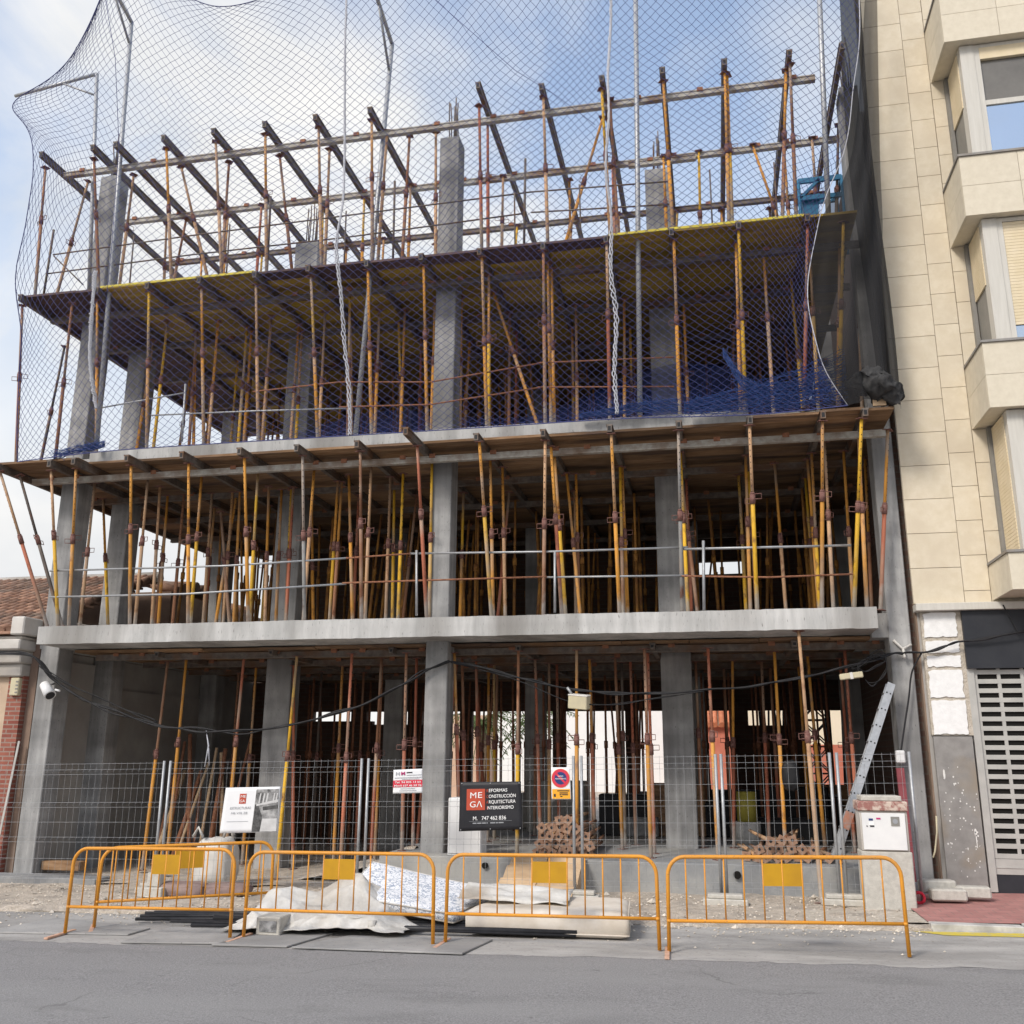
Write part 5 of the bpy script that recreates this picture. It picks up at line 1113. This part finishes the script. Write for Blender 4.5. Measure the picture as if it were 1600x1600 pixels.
def boxthing(name, px, py, y, sx, sy, sz, rot, mt_, label, cat, extra=None):
    e = thing(name, label, cat, tuple(AY(px, py, y))); e.rotation_euler = rot
    m = MB(); m.box(-sx/2, sx/2, -sy/2, sy/2, -sz/2, sz/2); o = m.build('body', mt_, bevel=.012); o.parent = e
    return e
e = boxthing('junction_box', 905, 1097, .34, .30, .16, .20, (R(8), R(6), R(-14)), 'cream_plastic', 'cream junction box hanging from the cables right of the centre column', 'junction box')
o = MB().box(-.155,.155,-.086,.086,.09,.112).build('lid', 'bag', bevel=.008); o.parent = e
o = MB().tube([(-.12,0,.10),(-.2,0,.2)], .022, 8).build('strap', 'galv'); o.parent = e
e = boxthing('junction_box', 1330, 1056, .38, .32, .07, .085, (0, R(-7), 0), 'cream_plastic', 'flat cream cable box hanging under the cables left of the ladder top', 'junction box')
o = MB().box(-.02,.02,-.042,.042,-.045,.047).build('clip', 'bag'); o.parent = e
e = boxthing('meter_box', 25, 1073, .57, .17, .10, .30, (0,0,0), 'cream_plastic', 'cream meter box fixed to the brick corner of the old house', 'meter box')
for k in range(4): o = MB().box(.03,.075,-.056,-.0505,-.11+k*.06,-.085+k*.06).build('slot', 'alu_dark'); o.parent = e
e = thing('floodlight', 'white cylindrical security lamp on the left corner column', 'lamp', tuple(AY(77, 1078, .40))); 
a, b_ = Vector((-.11,.0,.09)), Vector((.10,-.09,-.10))
o = MB().tube([a, b_], [.075,.095], 14).build('housing', 'white_plastic'); o.parent = e
o = MB().tube([b_, b_+(b_-a).normalized()*.006], .075, 14).build('lens', 'ink'); o.parent = e
o = MB().tube([(-.08,.05,.08),(-.05,.18,.12)], .018, 6).build('arm', 'galv'); o.parent = e
o = MB().tube([(.13,-.02,-.0),(.22,-.02,-.02)], .02, 6).build('sensor', 'white_plastic'); o.parent = e

# ------------------------------------------------------------------ signs and banners
def board(name, c4, mt_, label, cat, th=.006):
    P = [Vector(p) for p in c4]; e = thing(name, label, cat, tuple(P[0])); ex = (P[1]-P[0]); ez = (P[3]-P[0]); n = ex.cross(ez).normalized()
    m = MB()
    def s(u, v): 
        return P[0].lerp(P[1], u).lerp(P[3].lerp(P[2], u), v)+n*(.006*math.sin(u*7+v*2)*math.sin(v*3.1) if th < .004 else 0)
    m.grid(s, 16, 12); m.build('panel', mt_, e, solid=.003)
    return e, P, ex, ez, n
def pq(P, u, v, n, l=.006): return P[0].lerp(P[1], u).lerp(P[3].lerp(P[2], u), v)+n*l
def patch(e, P, n, uv, mt_, name, l=.005):
    m = MB(); m.prism([pq(P, u, v, n, l) for u, v in uv], n*.0012); return m.build(name, mt_, e)
yS = -.60
e, P, ex, ez, n = board('banner', (AY(343,1302,yS),AY(433,1300,yS),AY(438,1229,yS),AY(353,1231,yS)), 'banner_white', 'white site banner with a red square logo beside a grey building photograph', 'banner')
patch(e, P, n, ((.28,.64),(.40,.64),(.40,.86),(.28,.86)), 'logo_red', 'logo_square')
wd, ht = ex.length, ez.length
text('ME', ht*.085, pq(P,.295,.77,n,.006), ex, ez, 'letter', e, 'logo_lettering', width=wd*.09); text('GA', ht*.085, pq(P,.29,.67,n,.006), ex, ez, 'letter', e, 'logo_lettering', width=wd*.09)
text('ESTRUCTURAS', ht*.075, pq(P,.13,.52,n), ex, ez, 'ink_grey', e, width=wd*.36); text('M6 V76 Z8', ht*.07, pq(P,.16,.41,n), ex, ez, 'ink_grey', e, width=wd*.28)
patch(e, P, n, ((.10,.245),(.48,.245),(.48,.252),(.10,.252)), 'ink_grey', 'rule')
def photo(u, v): return pq(P, u, v, n, .0065)
patch(e, P, n, ((.555,.01),(.995,.01),(.985,.95),(.575,.95)), 'photo_grey', 'photograph')
patch(e, P, n, ((.565,.02),(.70,.02),(.72,.35),(.63,.6),(.575,.62)), 'photo_dark', 'photo_foliage', .0075)
patch(e, P, n, ((.70,.02),(.985,.02),(.985,.30),(.73,.30)), 'photo_pale', 'photo_wall', .0076)
patch(e, P, n, ((.60,.58),(.985,.66),(.985,.72),(.60,.62)), 'photo_pale', 'photo_ledge', .0077)
for u in (.63,.70,.76,.88,.93): patch(e, P, n, ((u,.64),(u+.025,.64),(u+.045,.86),(u+.02,.86)), 'photo_pale', 'photo_column', .0078)
patch(e, P, n, ((.72,.48),(.985,.52),(.985,.60),(.72,.56)), 'photo_dark', 'photo_shade', .0079)
e, P, ex, ez, n = board('sign', (AY(614,1240,yS),AY(660,1239,yS),AY(660,1201,yS),AY(615,1203,yS)), 'banner_white', 'small white and red sign with phone numbers tied left of the centre column', 'sign')
wd, ht = ex.length, ez.length
patch(e, P, n, ((0,.26),(1,.26),(1,.55),(0,.55)), 'sign_red', 'red_band')
text('H', ht*.22, pq(P,.08,.76,n), ex, ez, 'ink_grey', e, 'logo_lettering', width=wd*.12); text('M', ht*.22, pq(P,.26,.76,n), ex, ez, 'sign_magenta', e, 'logo_lettering', bold=.0004, width=wd*.13)
patch(e, P, n, ((.46,.84),(.66,.84),(.66,.885),(.46,.885)), 'ink', 'small_print')
for v_, u0, u1 in ((.74,.46,.98),(.64,.05,.98),(.58,.3,.9),(.18,.25,.75),(.10,.22,.8)): patch(e, P, n, ((u0,v_),(u1,v_),(u1,v_+.022),(u0,v_+.022)), 'ink_grey', 'small_print')
text('Tel. 94 835 13 53', ht*.11, pq(P,.06,.43,n,.0065), ex, ez, 'letter', e, bold=.0004, width=wd*.88); text('Movil 627 46 59 76', ht*.11, pq(P,.04,.29,n,.0065), ex, ez, 'letter', e, bold=.0004, width=wd*.92)
e, P, ex, ez, n = board('banner', (AY(717,1299,yS),AY(816,1296,yS),AY(814,1221,yS),AY(719,1222,yS)), 'banner_black', 'black site banner with a red square logo and white lettering', 'banner')
wd, ht = ex.length, ez.length
patch(e, P, n, ((.115,.42),(.415,.42),(.415,.855),(.115,.855)), 'logo_red', 'logo_square')
text('M', ht*.17, pq(P,.165,.665,n,.0066), ex, ez, 'letter', e, 'logo_lettering', width=wd*.095); text('E', ht*.17, pq(P,.29,.67,n,.0066), ex, ez, 'letter', e, 'logo_lettering', width=wd*.065)
text('G', ht*.17, pq(P,.165,.48,n,.0066), ex, ez, 'letter', e, 'logo_lettering', width=wd*.09); text('\u039b', ht*.17, pq(P,.275,.48,n,.0066), ex, ez, 'letter', e, 'logo_lettering', width=wd*.09)
for s_, v_, u_, wv_ in (('EFORMAS',.785,.475,.29),('ONSTRUCCIÓN',.665,.475,.425),('RQUITECTURA',.55,.475,.42),('NTERIORISMO',.43,.455,.41)): text(s_, ht*.095, pq(P,u_,v_,n), ex, ez, 'letter', e, bold=.0004, width=wd*wv_)
for s_, v_ in (('R',.785),('C',.665),('A',.55),('I',.43)): text(s_, ht*.085, pq(P,.437,v_,n), ex, ez, 'logo_red', e, width=wd*(.012 if s_ == 'I' else .03))
text('M.', ht*.11, pq(P,.22,.215,n), ex, ez, 'letter', e, bold=.0004, width=wd*.07); text('747 462 836', ht*.11, pq(P,.36,.215,n), ex, ez, 'letter', e, bold=.0004, width=wd*.385)
patch(e, P, n, ((.16,.19),(.84,.19),(.84,.194),(.16,.194)), 'ink_grey', 'rule')
for u0, u1 in ((.22,.28),(.29,.36),(.37,.43),(.44,.46),(.50,.58),(.59,.62),(.63,.71)): patch(e, P, n, ((u0,.143),(u1,.143),(u1,.165),(u0,.165)), 'ink_grey', 'small_print')
for u, v in ((.03,.03),(.5,.03),(.97,.03),(.03,.97),(.5,.97),(.97,.97)):
    c = pq(P, u, v, n, .004); MB().tube([c, c+n*.004], .008, 8).build('eyelet', 'galv', e)
e, P, ex, ez, n = board('parking_sign', (AY(862,1249,yS),AY(892.5,1249,yS),AY(890,1199,yS),AY(861,1199,yS)), 'banner_white', 'no parking sign with red ring over an orange notice', 'sign')
wd, ht = ex.length, ez.length
patch(e, P, n, ((.04,.02),(.97,.02),(.97,.32),(.04,.32)), 'sign_orange', 'orange_notice')
def disc(r_, mt_, l, nm):
    c = pq(P, .5, .66, n, 0); m = MB(); X, Zv = ex.normalized(), ez.normalized(); m.prism([c+X*r_*math.cos(a*.2094)+Zv*r_*math.sin(a*.2094)+n*l for a in range(30)], n*.001); m.build(nm, mt_, e)
disc(wd*.47, 'sign_orange', .005, 'pale_ring'); disc(wd*.455, 'sign_red', .0064, 'red_ring'); disc(wd*.31, 'sign_blue', .0078, 'blue_disc')
X, Zv = ex.normalized(), ez.normalized(); c = pq(P, .5, .66, n, .0092); dg = (X-Zv).normalized(); pr = (X+Zv).normalized()
MB().prism([c+dg*wd*.32+pr*wd*.05, c-dg*wd*.32+pr*wd*.05, c-dg*wd*.32-pr*wd*.05, c+dg*wd*.32-pr*wd*.05], n*.001).build('red_bar', 'sign_red', e)
text('VADO', ht*.07, pq(P,.36,.70,n,.0106), ex, ez, 'letter', e, width=wd*.28); text('PERMANENTE', ht*.06, pq(P,.22,.62,n,.0106), ex, ez, 'letter', e, width=wd*.56)
for v_, u0, u1 in ((.25,.3,.92),(.185,.42,.85),(.13,.42,.52),(.13,.55,.85),(.075,.45,.56)): patch(e, P, n, ((u0,v_),(u1,v_),(u1,v_+.032),(u0,v_+.032)), 'ink', 'small_print', .0075)
patch(e, P, n, ((.12,.08),(.22,.08),(.22,.17),(.12,.17)), 'ink', 'small_print', .0075)
# dark plastic hanging, yellow drum and other site clutter seen inside the right bay
p = AY(1236, 1212, 1.2); tag(sackm(p.x, 1.3, p.z-.22, .12, .12, .22, 'black_bag', 'black', 'black plastic bag hung among props in the right bay', 'bag', 8), 'black plastic bag hung among props in the right bay', 'bag')
n = thing('yellow_drum', 'dirty yellow drum deep in the right bay behind the mesh fence', 'drum', (.6, 3.2, .286)); p = AY(1167, 1262, 3.2)
m = MB(); m.tube([(p.x, 3.2, p.z-.22), (p.x, 3.2, p.z+.26)], .17, 18); m.build('body', 'green_stain', n); m = MB(); m.tube([(p.x,3.2,.286),(p.x,3.2,p.z-.221)], .22, 10); m.build('stand', 'concrete_dark', n)
for i in range(20):
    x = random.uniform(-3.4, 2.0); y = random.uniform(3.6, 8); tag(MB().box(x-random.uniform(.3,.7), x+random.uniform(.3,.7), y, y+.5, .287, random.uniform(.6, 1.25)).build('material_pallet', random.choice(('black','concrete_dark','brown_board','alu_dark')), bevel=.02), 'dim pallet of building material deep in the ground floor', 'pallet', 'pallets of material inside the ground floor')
